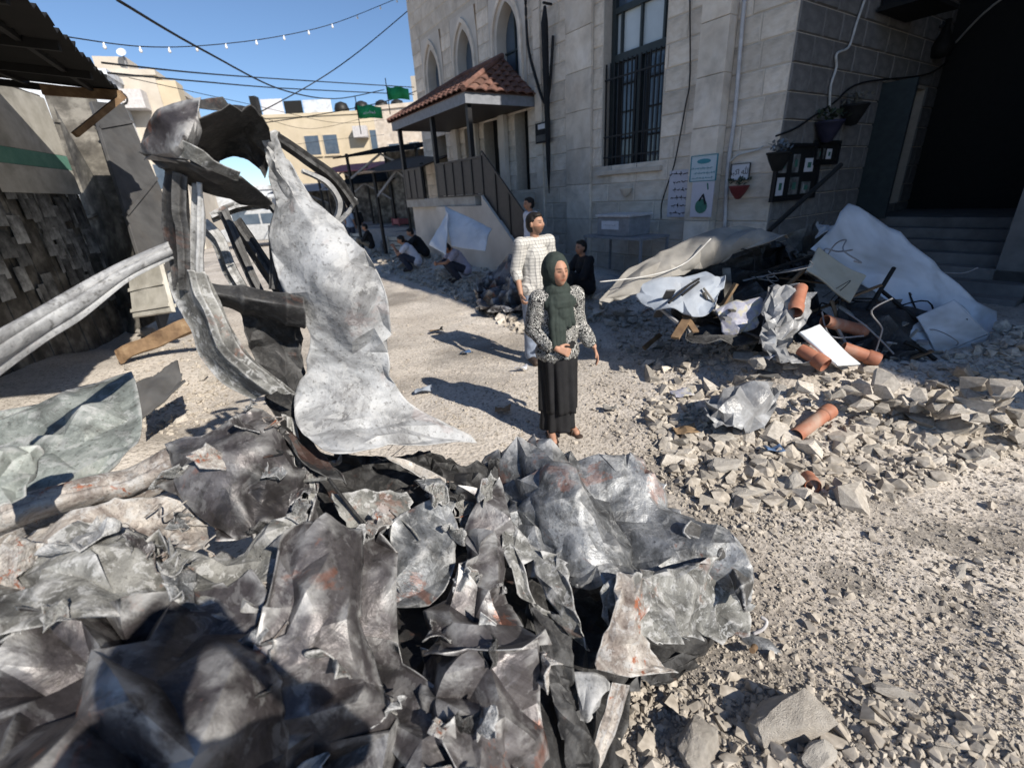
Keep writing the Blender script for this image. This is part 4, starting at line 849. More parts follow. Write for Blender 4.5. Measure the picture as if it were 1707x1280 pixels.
W('underbody', [[wp(-2.6, .25, .5), wp(-1.2, .2, .5), wp(-.2, .25, .4), wp(.15, .35, .1)], [wp(-2.6, .9, .45), wp(-1.2, .9, .5), wp(-.2, .9, .42), wp(.3, .95, .1)], [wp(-2.6, 1.5, .35), wp(-1.2, 1.5, .38), wp(-.2, 1.5, .35), wp(.55, 1.5, .1)], [wp(-2.4, 2.1, .05), wp(-1.2, 2.1, .05), wp(0, 2.15, .05), wp(.75, 2.0, .05)]], B_dark, nu=130, nv=100, amp=.03, scale=5, seed=54)

# ------------------------------------------------------------------ silver bundle at the right of the wreck
bund = thing('crumpled_bonnet', 'crumpled silver scorched car bonnet bundle at the wreck right edge', 'car panel', (.5, 1.3, 0))
Bn = lambda name, rows, mat, **k: sheet(name, rows, mat, bund, **k)
Bn('outer_skin', [[(800, 745, 2.05), (870, 742, 2.08), (950, 742, 2.1), (1040, 775, 2.08), (1110, 810, 2.0)], [(815, 800, 1.86), (890, 790, 1.82), (970, 800, 1.84), (1060, 830, 1.84), (1140, 860, 1.84)], [(835, 860, 1.66), (910, 860, 1.6), (990, 870, 1.62), (1080, 890, 1.65), (1180, 905, 1.68)], [(860, 920, 1.5), (930, 920, 1.42), (1010, 945, 1.42), (1100, 950, 1.48), (1215, 950, 1.54)], [(880, 960, 1.42), (950, 975, 1.32), (1030, 985, 1.32), (1120, 990, 1.38), (1240, 1000, 1.46)]],
   B_silver, nu=150, nv=130, amp=.058, scale=3.91, seed=60, fine=.5, ragged=.03)
Bn('side_skin', [[(1000, 975, 1.30), (1060, 950, 1.36), (1130, 950, 1.42), (1200, 930, 1.52), (1240, 985, 1.52)], [(1010, 1030, 1.24), (1070, 1010, 1.26), (1140, 1010, 1.32), (1200, 1010, 1.38), (1248, 1020, 1.44)], [(1060, 1060, 1.22), (1110, 1075, 1.2), (1150, 1070, 1.26), (1200, 1075, 1.32), (1240, 1060, 1.4)]], B_ash, nu=110, nv=70, amp=.045, scale=5, seed=61, holes=.06, fine=.5)
Bn('torn_skin', [[(835, 850, 1.62), (880, 905, 1.48), (940, 930, 1.38)], [(845, 920, 1.48), (890, 960, 1.38), (960, 985, 1.28)], [(870, 990, 1.34), (910, 1020, 1.26), (975, 1045, 1.2)], [(890, 1010, 1.3), (930, 1060, 1.2), (985, 1090, 1.14)]], B_ash, nu=70, nv=80, amp=.04, scale=6.5, seed=62, holes=.12, ragged=.03)
Bn('rusty_flap', [[(1030, 955, 1.28), (1075, 960, 1.3), (1090, 985, 1.3)], [(1020, 1010, 1.2), (1060, 1020, 1.2), (1075, 1040, 1.22)], [(1000, 1070, 1.12), (1040, 1085, 1.12), (1100, 1100, 1.16)], [(990, 1115, 1.06), (1050, 1125, 1.08), (1120, 1115, 1.16)]], B_rusty, nu=50, nv=80, amp=.025, scale=6, seed=63)
Bn('inner_skin', [[(870, 960, 1.5), (960, 990, 1.45), (1100, 1000, 1.5), (1200, 1000, 1.55)], [(880, 1040, 1.36), (960, 1060, 1.3), (1080, 1090, 1.3), (1180, 1090, 1.38)], [(900, 1130, 1.2), (970, 1140, 1.14), (1060, 1140, 1.14), (1110, 1130, 1.2)]], B_dark, nu=70, nv=60, amp=.04, scale=6, seed=64)
Bn('rubber_seal', [[(1150, 868, 1.68), (1195, 880, 1.64), (1232, 910, 1.58), (1252, 955, 1.48), (1256, 1005, 1.36)], [(1140, 885, 1.62), (1182, 900, 1.56), (1215, 928, 1.50), (1236, 965, 1.41), (1246, 1008, 1.31)], [(1155, 905, 1.58), (1180, 918, 1.54), (1205, 945, 1.48), (1222, 978, 1.40), (1236, 1015, 1.30)]], M_rubber, nu=90, nv=30, amp=.008, scale=6, seed=65, thick=.012, groove=.02)
Bn('charred_lining', [[(885, 1015, 1.26), (915, 1030, 1.22), (950, 1060, 1.18)], [(905, 1090, 1.12), (930, 1110, 1.08), (965, 1130, 1.06)], [(925, 1180, .98), (955, 1190, .96), (985, 1200, .97)], [(945, 1290, .84), (975, 1290, .84), (1000, 1290, .86)]], B_dark, nu=60, nv=110, amp=.04, scale=9, seed=66, ragged=.03)
Bn('torn_lining', [[(950, 1110, 1.1), (990, 1120, 1.08), (1020, 1140, 1.08)], [(965, 1165, 1.02), (990, 1165, 1.0), (1010, 1160, 1.03)], [(965, 1200, .97), (980, 1205, .96), (990, 1195, .98)]], B_white, nu=40, nv=50, amp=.025, scale=7, seed=67, ragged=.02)
Bn('bent_strip', [[(1022, 1138, 1.08), (1052, 1142, 1.1)], [(1000, 1210, .97), (1030, 1220, .98)], [(960, 1300, .84), (995, 1300, .86)]], B_rusty, nu=16, nv=60, amp=.006, scale=6, seed=68, groove=.01)
# loose sheets
gs = thing('sheet_metal', 'creased green grey sheet metal lying left of the sill', 'sheet metal', G(110, 730, .3))
sheet('skin', [[(-60, 690, 1.72), (60, 655, 1.86), (140, 628, 2.0), (222, 620, 2.1)], [(-60, 740, 1.56), (70, 715, 1.64), (150, 690, 1.76), (228, 690, 1.86)], [(-60, 800, 1.42), (80, 770, 1.50), (150, 760, 1.58), (232, 755, 1.68)], [(-60, 850, 1.34), (80, 825, 1.40), (150, 805, 1.48), (215, 785, 1.56)]], B_green, gs, nu=110, nv=90, amp=.026, scale=2.4, seed=70, fine=.15, cell=.13)
gb = thing('sheet_metal', 'flat grey scorched board behind the green grey sheet', 'sheet metal', GH(270, 660))
sheet('skin', [[(225, 640, 3.6), (298, 598, 4.1)], [(228, 708, 3.2), (310, 640, 3.8)]], M_slab, gb, nu=30, nv=30, amp=.01, scale=3, seed=71, ragged=.05, thick=.01)
lf = thing('folded_strip', 'folded grey metal strip at far left edge over sill', 'metal strip', G(20, 800, .4))
sheet('skin', [[(-50, 770, 1.12), (20, 745, 1.2), (60, 765, 1.22)], [(-50, 820, 1.06), (10, 800, 1.12), (62, 790, 1.18)], [(-50, 880, 1.0), (0, 850, 1.05), (30, 830, 1.1)]], B_green, lf, nu=40, nv=40, amp=.03, scale=6, seed=72)
# small mechanical part on the gravel
ep = thing('engine_part', 'small greasy grey metal pump with brass fitting on gravel', 'machine part', GH(1270, 1090))
c0 = D(1262, 1075, 1.42)
MB().tube([D(1215, 1060, 1.5), D(1245, 1068, 1.45), D(1275, 1080, 1.4), D(1310, 1108, 1.34)], [.02, .035, .045, .028], 12).build('housing', B_silver, ep, True, True)
MB().tube([D(1258, 1078, 1.38), D(1254, 1084, 1.335)], [.014, .012], 12).build('fitting', M_wood, ep, True)
MB().tube(catmull(np.array([D(1255, 1056, 1.44), D(1272, 1048, 1.44), D(1278, 1035, 1.46), D(1268, 1028, 1.48)]), np.linspace(0, 1, 12)), .008, 8).build('hose', M_pvc, ep, True, True)
MB().tube([D(1285, 1095, 1.36), D(1318, 1120, 1.32)], [.03, .04], 12).build('flange', M_rubber, ep, True, True)

# torn shards strewn over the wreck
shard_m = []
for k in range(8):
    o_ = sheet('torn_shard', [[('w', -.5, -.35, .05*(k % 3)), ('w', 0, -.4, .12), ('w', .5, -.3, 0)], [('w', -.45, 0, .15), ('w', 0, 0, 0), ('w', .5, 0, .12)], [('w', -.5, .4, 0), ('w', 0, .35, .1*(k % 2)), ('w', .45, .4, .1)]], None, None, nu=50, nv=50, amp=.05, scale=1.6, seed=400+k, ragged=.2, thick=.02, cell=.2)
    shard_m.append(o_.data); bpy.data.objects.remove(o_)
rs4 = random.Random(9); SM = [B_silver, B_purple, B_ash, B_rusty, B_white, B_dark]
src = [o_ for o_ in wreck.children if o_.name.split('.')[0] in ('crushed_roof', 'boot_lid', 'quarter_panel', 'fender', 'floor_pan', 'bonnet', 'engine_bay')]
for k in range(64):
    h_ = rs4.choice(src); v_ = rs4.choice(h_.data.vertices); m_ = shard_m[k % 8]
    o_ = obj('torn_shard', m_, None, wreck, True)
    if not m_.materials: m_.materials.append(B_ash)
    o_.material_slots[0].link = 'OBJECT'; o_.material_slots[0].material = rs4.choice(SM)
    sz = rs4.uniform(.05, .15); o_.location = tuple(v_.co+v_.normal*0+Vector((0, 0, .012))); o_.scale = (sz*rs4.uniform(.7, 1.8), sz, sz); o_.rotation_euler = (rs4.uniform(-.9, .9), rs4.uniform(-.9, .9), rs4.uniform(0, 6.3))
    so_ = o_.modifiers.new('thickness', 'SOLIDIFY'); so_.thickness = .025
# charred wires
for k in range(16):
    h_ = rs4.choice(src); p_ = np.array(rs4.choice(h_.data.vertices).co)+np.array((0, 0, .02)); C_ = [p_]
    for j in range(5): C_.append(C_[-1]+np.array((rs4.gauss(0, .05), rs4.gauss(0, .05), rs4.gauss(0, .02))))
    MB().tube(catmull(np.array(C_), np.linspace(0, 1, 24)), rs4.uniform(.0015, .004), 6).build('wire', rs4.choice([B_dark, B_rusty]), wreck, True, True)

# ------------------------------------------------------------------ rubble
M_rub = plain('rubble_stone', [(.3, (.32, .29, .255)), (.5, (.42, .385, .34)), (.7, (.54, .50, .45))], 9, .95, 0, .6, 45, .01, rand=.8)
M_rubg = plain('gravel_stone', [(.3, (.27, .238, .20)), (.5, (.39, .35, .30)), (.72, (.55, .50, .435))], 22, .95, 0, 0, detail=2)
def hull(seed, n=11, sub=0, amp=.06):
    q = random.Random(seed); bm = bmesh.new()
    ax = (1, q.uniform(.65, 1), q.uniform(.45, .8))
    for k in range(n):
        v = Vector((q.gauss(0, 1), q.gauss(0, 1), q.gauss(0, 1))).normalized()*q.uniform(.8, 1)
        m = max(abs(v.x), abs(v.y), abs(v.z)); v = v.lerp(v/m, .55)*.5
        bm.verts.new((v.x*ax[0], v.y*ax[1], v.z*ax[2]))
    r = bmesh.ops.convex_hull(bm, input=bm.verts); 
    bmesh.ops.delete(bm, geom=[v for v in bm.verts if not v.link_faces], context='VERTS')
    bmesh.ops.triangulate(bm, faces=bm.faces)
    if sub:
        bmesh.ops.subdivide_edges(bm, edges=bm.edges, cuts=sub, use_grid_fill=True); bmesh.ops.triangulate(bm, faces=bm.faces)
        P = np.array([v.co[:] for v in bm.verts]); d = fbm(P*4+seed, seed, 4)*amp+fbm(P*16+seed, seed+3, 2)*amp*.3
        for v, k in zip(bm.verts, d): v.co += v.co.normalized()*float(k)
    V = [tuple(v.co) for v in bm.verts]; bm.verts.index_update(); F = [tuple(v.index for v in f.verts) for f in bm.faces]; bm.free()
    return V, F
def inpoly(p, poly):
    x, y = p; c = False; j = len(poly)-1
    for i in range(len(poly)):
        (xi, yi), (xj, yj) = poly[i], poly[j]
        if (yi > y) != (yj > y) and x < (xj-xi)*(y-yi)/(yj-yi)+xi: c = not c
        j = i
    return c
# rubble areas, outlined by sight lines on the ground
AREA_FIELD = [(985, 530), (1090, 640), (1075, 700), (1120, 800), (1200, 860), (1310, 850), (1500, 830), (1730, 740), (1730, 600), (1250, 570), (1000, 490)]
AREA_NEAR = [(1040, 1150), (1200, 1125), (1330, 1150), (1560, 1175), (1707, 1260), (1707, 1290), (1000, 1290)]
AREA_WALL = [(690, 430), (880, 510), (990, 470), (990, 540), (870, 560), (770, 500), (640, 455)]
AREA_FAR = [(600, 400), (700, 400), (720, 440), (640, 455)]
AREA_LEFT = [(200, 610), (330, 560), (420, 640), (300, 740), (235, 720)]
AREA_FRONT = [(1200, 860), (1400, 820), (1707, 720), (1707, 1280), (1300, 1180), (1100, 1150), (1150, 1050)]
AREA_STREET = [(650, 470), (870, 560), (1080, 660), (1100, 780), (800, 740), (650, 640)]
AREA_EDGE = [(900, 500), (960, 600), (1020, 720), (1090, 800), (1200, 900), (1400, 880), (1450, 800), (1130, 760), (1050, 600)]
AREA_BASE = [(1000, 480), (1200, 480), (1300, 560), (1280, 600), (1100, 560), (990, 530)]
AREA_STAIR = [(700, 405), (800, 425), (885, 455), (885, 530), (740, 470)]
AREA_TOP = [(1500, 640), (1707, 570), (1707, 700), (1500, 740)]
def spot(q, poly):
    xs = [p[0] for p in poly]; ys = [p[1] for p in poly]
    while True:
        p = (q.uniform(min(xs), max(xs)), q.uniform(min(ys), max(ys)))
        if inpoly(p, poly): return p
stones = [mesh('rubble_stone', *hull(100+k, 12)) for k in range(10)]
for m_ in stones: m_.materials.append(M_rub)
q = random.Random(21)
def put_stone(px, py, size, lab, grp, sink=.25, m_=None):
    p = GH(px, py, 3); o = obj('rubble_stone', m_ or q.choice(stones)); o.location = (p[0], p[1], p[2]+size*(.3-sink))
    o.rotation_euler = (q.uniform(-.6, .6), q.uniform(-.6, .6), q.uniform(0, 6.3)); o.scale = (size*q.uniform(.9, 1.3), size, size*q.uniform(.8, 1.1))
    if lab.startswith('loose grey'): lab = ('egg sized' if size < .04 else 'fist sized' if size < .075 else 'loaf sized' if size < .12 else 'melon sized' if size < .18 else 'large')+lab[5:]
    return tag(o, lab, 'stone', grp)
MARKS = [((260, 580), 'the rust coloured plank'), ((270, 655), 'the flat scorched board'), ((350, 640), 'the burnt lower pillar'), ((1340, 705), 'the faded orange pipe'), ((1235, 675), 'the dusty plastic sheet'), ((1212, 770), 'the flat topped block'), ((1322, 800), 'the angular block'), ((1355, 640), 'the grey timber plank'), ((1265, 605), 'the squarish pale stone'), ((1085, 575), 'the thin pale stick'), ((1570, 680), 'the broad pale block'), ((1640, 760), 'the half buried block'), ((1150, 540), 'the folded tarp'), ((1560, 612), 'the standing carton'), ((1075, 694), 'the white packet'), ((1450, 760), 'the gravel bank'), ((1480, 690), 'the bank of chips'), ((1310, 1200), 'the largest boulder'), ((1165, 1250), 'the pebbly concrete lump'), ((1030, 1200), 'the rusty bent strip'), ((1495, 1160), 'the long pebble'), ((1360, 1265), 'the chunk at bottom edge'), ((1600, 1250), 'the lower right corner'), ((765, 440), 'the lavender shirt man'), ((690, 425), 'the white tee man'), ((840, 490), 'the burnt cloth heap'), ((880, 480), 'the plaid shirt man'), ((978, 470), 'the person in black by facade')]
def describe(px, py, kind='rubble stone'):
    (mx, my), nm = min(MARKS, key=lambda m: math.hypot(m[0][0]-px, (m[0][1]-py)*1.6)); d = math.hypot(mx-px, my-py)
    rel = ('just ' if d < 45 else 'some way ')+(('left of ' if px < mx else 'right of ') if abs(px-mx) > abs(py-my)*1.3 else ('behind ' if py < my else 'in front of '))
    return 'loose grey '+kind+' '+rel+nm
for k in range(200):
    px, py = spot(q, AREA_FIELD); put_stone(px, py, min(.3, q.lognormvariate(math.log(.13), .42)), describe(px, py), 'rubble stones before the debris heap')
for k in range(70):
    px, py = spot(q, AREA_NEAR); put_stone(px, py, min(.11, q.lognormvariate(math.log(.042), .4)), describe(px, py, 'small stone'), 'stones in front beside the wreck')
for k in range(46):
    px, py = spot(q, AREA_WALL); put_stone(px, py, min(.5, q.lognormvariate(math.log(.2), .4)), describe(px, py, 'broken masonry lump'), 'masonry lumps along the porch')
for k in range(12):
    px, py = spot(q, AREA_LEFT); put_stone(px, py, q.uniform(.06, .16), describe(px, py, 'sunlit stone'), 'stones left of the burnt pillar')
def special(px, py, size, sc, rot, lab, seed, sink=.3, n=26, mat=None):
    m_ = mesh('concrete_chunk', *hull(seed, n, 7, .05)); m_.materials.append(mat or M_concrete); p = GH(px, py)
    o = obj('concrete_chunk', m_); o.location = (p[0], p[1], p[2]+size*sc[2]*(.5-sink)); o.scale = tuple(size*v for v in sc); o.rotation_euler = rot; return tag(o, lab, 'stone')
M_crock = plain('pebbly_concrete', [(.3, (.33, .30, .265)), (.6, (.46, .425, .38)), (.75, (.54, .50, .45))], 6, .95, 0, .9, 55, .012)
special(1310, 1215, .30, (1.1, .85, .7), (.15, -.1, .3), 'largest rough concrete boulder beside the wreck right corner', 201, .25, mat=M_crock)
special(1165, 1255, .20, (1.0, .8, .8), (.3, .2, 1.0), 'pebbly concrete lump between wreck strip and largest boulder', 202, .3, mat=M_crock)
special(1212, 785, .26, (1.2, .8, .55), (.05, .1, .2), 'flat topped pale block in the rubble field', 203, .2)
special(1322, 815, .22, (.8, .6, .9), (.2, -.3, .5), 'angular grey block leaning beside open pipe end', 204, .2)
special(1262, 612, .26, (1, .8, .7), (.1, .2, .9), 'pale squarish stone at edge of plastic bag heap', 205, .2)
special(1250, 825, .25, (1.3, .5, .3), (.1, .05, .3), 'thin flat slab wedged below flat topped block', 206, .2)
special(1205, 735, .2, (1.2, .9, .5), (0, .1, .4), 'flat pale stone behind the flat topped block', 207, .2)
special(1600, 955, .14, (1.5, .5, .4), (.1, .05, .6), 'low pale stone by the dark ground patch', 208, .3)
special(1495, 1160, .11, (1.6, .7, .5), (0, .1, -.5), 'long pebble half buried in near gravel', 209, .3)
special(1360, 1270, .12, (1.2, .8, .9), (.4, .1, .5), 'grey chunk at bottom edge under largest boulder', 210, .2)
special(1570, 680, .24, (1.3, .9, .6), (.1, .1, .2), 'broad pale block on right side of rubble field', 211, .25)
special(1640, 760, .22, (1.2, .9, .6), (.1, 0, .9), 'half buried block on the gravel bank', 212, .35)
for k in range(26):
    px, py = spot(q, AREA_BASE); put_stone(px, py, q.uniform(.1, .26), describe(px, py, 'masonry lump'), 'masonry lumps under the awning sheet')
special(245, 560, .3, (1, .9, .8), (.2, .3, .4), 'broken brown clay lump beside timber plank', 214, .2)
special(830, 480, .5, (1.2, .9, .6), (.1, 0, .9), 'large pale lump on pile below stairs', 213, .3)
# gravel too small to tell apart
tmpl = [hull(300+k, 9) for k in range(8)]
def gravel(name, specs):
    VV = []; FF = []; nb_ = 0; rs = np.random.RandomState(5)
    for poly, cnt, lo, sig, hi in specs:
        pts = np.array([spot(q, poly) for _ in range(cnt)])
        X = np.array([G(a, b, 0) for a, b in pts]); Z = hgt(X[:, 0], X[:, 1])
        X = np.array([G(a, b, z) for (a, b), z in zip(pts, Z)]); Z = hgt(X[:, 0], X[:, 1])
        for k in range(cnt):
            V, F = tmpl[rs.randint(8)]; s = min(hi, rs.lognormal(math.log(lo), sig))
            Rm = np.array(Matrix.Rotation(rs.uniform(0, 6.3), 3, 'Z') @ Matrix.Rotation(rs.uniform(-1, 1), 3, 'X'))
            VV.append(np.array(V)@Rm.T*s*np.array([1, 1, 1])+np.array([X[k, 0], X[k, 1], Z[k]+s*.12])); FF.append(np.array(F)+nb_); nb_ += len(V)
    o = obj(name, fastmesh(name, np.concatenate(VV), np.concatenate(FF)), M_rubg); tag(o, 'loose pale gravel and stone chips strewn over the dusty ground', 'gravel', kind='stuff'); return o
gravel('gravel', [(AREA_FIELD, 2600, .06, .5, .16), (AREA_FIELD, 5200, .022, .5, .06), (AREA_EDGE, 1800, .02, .5, .07), (AREA_FRONT, 11000, .0095, .55, .04), (AREA_FRONT, 320, .032, .45, .08), (AREA_TOP, 1100, .06, .5, .18), (AREA_NEAR, 2600, .016, .5, .04), (AREA_NEAR, 260, .045, .4, .1), (AREA_WALL, 2200, .07, .5, .2), (AREA_FAR, 300, .15, .5, .4), (AREA_LEFT, 700, .025, .6, .08), (AREA_STREET, 3200, .011, .6, .05), (AREA_STAIR, 1500, .10, .6, .3), (AREA_BASE, 1100, .06, .6, .16), (AREA_TOP, 1600, .03, .5, .08)])

# ------------------------------------------------------------------ pipes, plastic, timber in the rubble
def pipe(a, b, r, label, mat=None, collar=True):
    a = np.array(a, float); b = np.array(b, float); t = thing('drain_pipe', label, 'pipe', (a+b)/2, 0, 'orange drain pipes')
    d = (b-a)/np.linalg.norm(b-a); mb = MB(); n = 20
    mb.tube([a, b], r, n, False); mb.tube([b, a], r*.9, n, False)
    ref = Vector((0, 0, 1)); dd = Vector(d); u = dd.cross(ref).normalized(); v = u.cross(dd).normalized()
    for c in (a, b):
        V = [Vector(c)+(math.cos(t_)*u+math.sin(t_)*v)*rr for rr in (r, r*.9) for t_ in (2*math.pi*k/n for k in range(n))]
        mb.add(V, [(k, (k+1) % n, n+(k+1) % n, n+k) for k in range(n)])
    mb.build('tube', mat or M_pipe, t, True, True)
    if collar: MB().tube([b-d*r*1.6, b-d*r*1.4, b-d*r*.2, b+d*.01], [r*1.02, r*1.16, r*1.16, r*1.1], n, False).build('socket', mat or M_pipe, t, True, True)
    return t
pipe(GH(1325, 735)+np.array((0, 0, .05)), GH(1378, 706)+np.array((0, 0, .12)), .055, 'faded orange pipe with collar lying in the rubble field')
pipe(GH(1345, 800)+np.array((0, 0, .03)), GH(1352, 822)+np.array((0, 0, .06)), .045, 'open mouth of buried pipe beside angular block')
pipe(D(1335, 480, 4.240), D(1325, 520, 4.000), .058, 'short pipe standing upright in the debris heap')
pipe(D(1375, 535, 4.160), D(1440, 552, 4.240), .058, 'pipe behind the mirror white panel')
pipe(D(1335, 582, 3.800), D(1375, 608, 3.600), .058, 'pipe under the mirror white panel')
pipe(D(1405, 580, 3.920), D(1462, 600, 3.800), .058, 'pipe right of the mirror white panel with open end')
M_plast = plain('dusty_clear_plastic', [(.3, (.15, .15, .155)), (.55, (.26, .265, .275)), (.75, (.42, .435, .46))], 7, .35, 0, .5, 18, .02, spec=.5)
M_tarp = plain('grey_beige_tarp', [(.3, (.20, .19, .175)), (.7, (.32, .305, .28))], 4, .8, 0, .35, 14, .01, dirt=.3)
M_bluet = plain('pale_blue_tarp', [(.3, (.25, .285, .34)), (.7, (.38, .42, .48))], 4, .6, 0, .4, 14, .01, dirt=.35, dirtcol=(.3, .3, .31))
M_lilac = plain('lilac_printed_sheet', [(.3, (.25, .25, .31)), (.5, (.40, .40, .47)), (.62, (.45, .42, .30)), (.75, (.50, .50, .56))], 16, .6, 0, .3, 20)
M_cream = plain('cream_panel', [(.3, (.42, .38, .29)), (.7, (.55, .51, .42))], 3, .7, 0, .15, 20, dirt=.4, dirtcol=(.28, .23, .16))
M_mirror = plain('glossy_white_panel', [(.3, (.62, .66, .70)), (.7, (.74, .77, .80))], 2, .15, .2, .05, 10, spec=.6)
def loose(name, label, cat, rows, mat, **k):
    t = thing(name, label, cat, pt(rows[-1][len(rows[-1])//2], 'y')); sheet(k.pop('part', 'skin'), rows, mat, t, **k); return t
loose('plastic_sheet', 'crumpled dusty plastic sheet in the rubble field', 'plastic sheet', [[(1180, 660, 3.40), (1215, 650, 3.44), (1245, 640, 3.49), (1275, 636, 3.53)], [(1178, 685, 3.23), (1215, 672, 3.19), (1250, 668, 3.23), (1290, 665, 3.32)], [(1190, 705, 3.11), (1225, 706, 3.04), (1260, 712, 3.04), (1290, 708, 3.12)]], M_plast, nu=70, nv=60, amp=.05, scale=4, seed=81, fine=.5)
loose('timber_plank', 'long grey timber slat lying across the rubble below the heap', 'timber', [[(1262, 618, 3.89), (1350, 632, 3.73), (1445, 645, 3.61)], [(1262, 626, 3.85), (1350, 642, 3.69), (1442, 655, 3.57)]], M_slab, nu=30, nv=5, amp=.006, thick=.03, seed=82, part='board')
loose('timber_plank', 'dark straight bar lying along the heap foot', 'timber', [[(1290, 608, 3.98), (1420, 612, 3.89), (1570, 612, 3.85)], [(1290, 614, 3.94), (1420, 618, 3.85), (1570, 618, 3.81)]], M_slab, nu=30, nv=5, amp=.004, thick=.03, seed=83, part='board')
loose('timber_plank', 'thin pale stick leaning in rubble near the seated person', 'timber', [[(1070, 578, 5.0), (1098, 555, 5.2)], [(1075, 584, 4.98), (1104, 560, 5.18)]], M_wood, nu=20, nv=5, amp=.004, thick=.02, seed=84, part='board')
HEAP = .80
_D0 = D
def D(px, py, y): return _D0(px, py, y*HEAP)
# debris heap against the facade
loose('awning_sheet', 'torn grey beige awning sheet arched over the debris heap', 'awning', [[(996, 498, 5.7), (1050, 440, 6.2), (1130, 408, 6.5), (1230, 386, 6.6), (1315, 398, 6.5)], [(1000, 502, 5.6), (1065, 462, 5.95), (1140, 430, 6.2), (1215, 402, 6.3), (1295, 401, 6.3)], [(1020, 500, 5.75), (1085, 475, 6.0), (1150, 455, 6.2), (1195, 445, 6.3), (1212, 425, 6.3)]], M_tarp, nu=110, nv=60, amp=.014, scale=1.6, seed=85, fine=.3, part='cloth')
loose('dark_heap', 'dark filler sheet for the black cavity under the awning sheet', 'burnt goods', [[(1120, 460, 6.9), (1260, 402, 6.9), (1310, 410, 6.8), (1350, 440, 6.6)], [(1120, 480, 6.5), (1260, 460, 6.8), (1310, 470, 6.7), (1360, 480, 6.4)], [(1120, 510, 5.9), (1270, 510, 6.0), (1330, 520, 5.9), (1400, 540, 5.7)], [(1150, 560, 5.2), (1350, 590, 5.2), (1420, 595, 5.2), (1560, 600, 5.2)]], B_dark, nu=100, nv=90, amp=.06, scale=3, seed=86)  # dark filler sheet so the cavity behind the awning reads black
loose('dark_heap', 'black burnt wires and boards between white panel and pipes', 'burnt goods', [[(1400, 480, 5.9), (1450, 500, 5.7), (1520, 520, 5.6), (1560, 560, 5.4)], [(1400, 540, 5.4), (1450, 550, 5.3), (1500, 560, 5.2), (1550, 590, 5.1)], [(1420, 600, 4.9), (1460, 600, 4.9), (1500, 605, 4.9), (1560, 612, 4.9)]], B_dark, nu=80, nv=60, amp=.06, scale=3.5, seed=87)
loose('folded_tarp', 'pale blue tarp folded under the awning sheet', 'tarp', [[(1070, 470, 6.0), (1120, 460, 6.1), (1175, 458, 6.1), (1208, 468, 6.0)], [(1060, 490, 5.8), (1120, 485, 5.8), (1165, 485, 5.8), (1200, 490, 5.8)], [(1085, 515, 5.6), (1130, 515, 5.5), (1170, 525, 5.45), (1195, 505, 5.6)]], M_bluet, nu=80, nv=50, amp=.022, scale=2.2, seed=88, part='cloth')
loose('printed_sheet', 'lilac printed sheet with yellow patches hanging from heap', 'plastic sheet', [[(1195, 505, 5.5), (1230, 500, 5.5), (1262, 505, 5.5)], [(1198, 530, 5.35), (1230, 530, 5.3), (1260, 530, 5.35)], [(1215, 556, 5.2), (1240, 552, 5.2), (1262, 545, 5.25)]], M_lilac, nu=50, nv=50, amp=.03, scale=3, seed=89)
loose('plastic_bag', 'grey translucent plastic sacking spilling down the heap', 'plastic bag', [[(1285, 475, 5.5), (1310, 480, 5.4), (1345, 500, 5.4)], [(1270, 530, 5.1), (1310, 525, 5.0), (1345, 535, 5.1)], [(1268, 575, 4.85), (1305, 575, 4.75), (1335, 580, 4.8)], [(1300, 600, 4.7), (1330, 605, 4.62), (1365, 612, 4.6)]], M_plast, nu=70, nv=90, amp=.055, scale=3.5, seed=90, aniso=2, fine=.6)
loose('white_metal_panel', 'large bent pale blue white metal panel leaning on steps', 'panel', [[(1410, 338, 6.9), (1480, 382, 6.6), (1570, 448, 6.2), (1668, 520, 5.8)], [(1390, 368, 6.6), (1460, 425, 6.3), (1550, 492, 5.9), (1665, 568, 5.5)], [(1356, 410, 6.4), (1440, 480, 6.0), (1535, 545, 5.6), (1655, 606, 5.2)]], M_white, nu=110, nv=70, amp=.007, scale=1.2, seed=91, fine=.2, thick=.012, cell=.22)
loose('cream_board', 'cream board with round mark propped under white metal panel', 'board', [[(1362, 415, 6.2), (1440, 463, 5.95)], [(1345, 450, 5.9), (1418, 505, 5.6)]], M_cream, nu=30, nv=30, amp=.006, scale=2, seed=92, thick=.02)
ct = loose('white_carton', 'white sheet carton standing at right end of the heap', 'carton', [[(1528, 528, 5.3), (1590, 500, 5.4)], [(1562, 592, 4.95), (1648, 556, 5.1)]], M_white, nu=24, nv=24, amp=.003, scale=2, seed=93, thick=.012, part='face')
sheet('face', [[(1590, 500, 5.41), (1612, 516, 5.6)], [(1648, 556, 5.11), (1650, 575, 5.3)]], M_white, ct, nu=12, nv=12, amp=.003, scale=2, seed=193, thick=.012)
sheet('face', [[(1562, 593, 4.95), (1648, 557, 5.1)], [(1566, 612, 4.88), (1632, 598, 5.0)]], M_white, ct, nu=12, nv=12, amp=.003, scale=2, seed=194, thick=.012)
loose('white_carton', 'white flat carton leaning left of the standing carton', 'carton', [[(1505, 557, 5.25), (1533, 535, 5.35)], [(1535, 605, 4.85), (1574, 607, 4.85)]], M_white, nu=24, nv=24, amp=.003, scale=2, seed=94, thick=.012, part='face')
loose('mirror_panel', 'glossy white panel lying among orange pipes', 'panel', [[(1333, 555, 4.75), (1362, 543, 4.85)], [(1395, 612, 4.5), (1432, 608, 4.6)]], M_mirror, nu=20, nv=30, amp=.004, scale=2, seed=95, thick=.03)
def bars(name, label, cat, segs, r, mat, sm=True):
    t = thing(name, label, cat, D(*segs[0][-1]))
    for s in segs: MB().tube(catmull(np.array([D(*q_) for q_ in s]), np.linspace(0, 1, 18)), r, 8).build('rod', mat, t, True, sm)
    return t
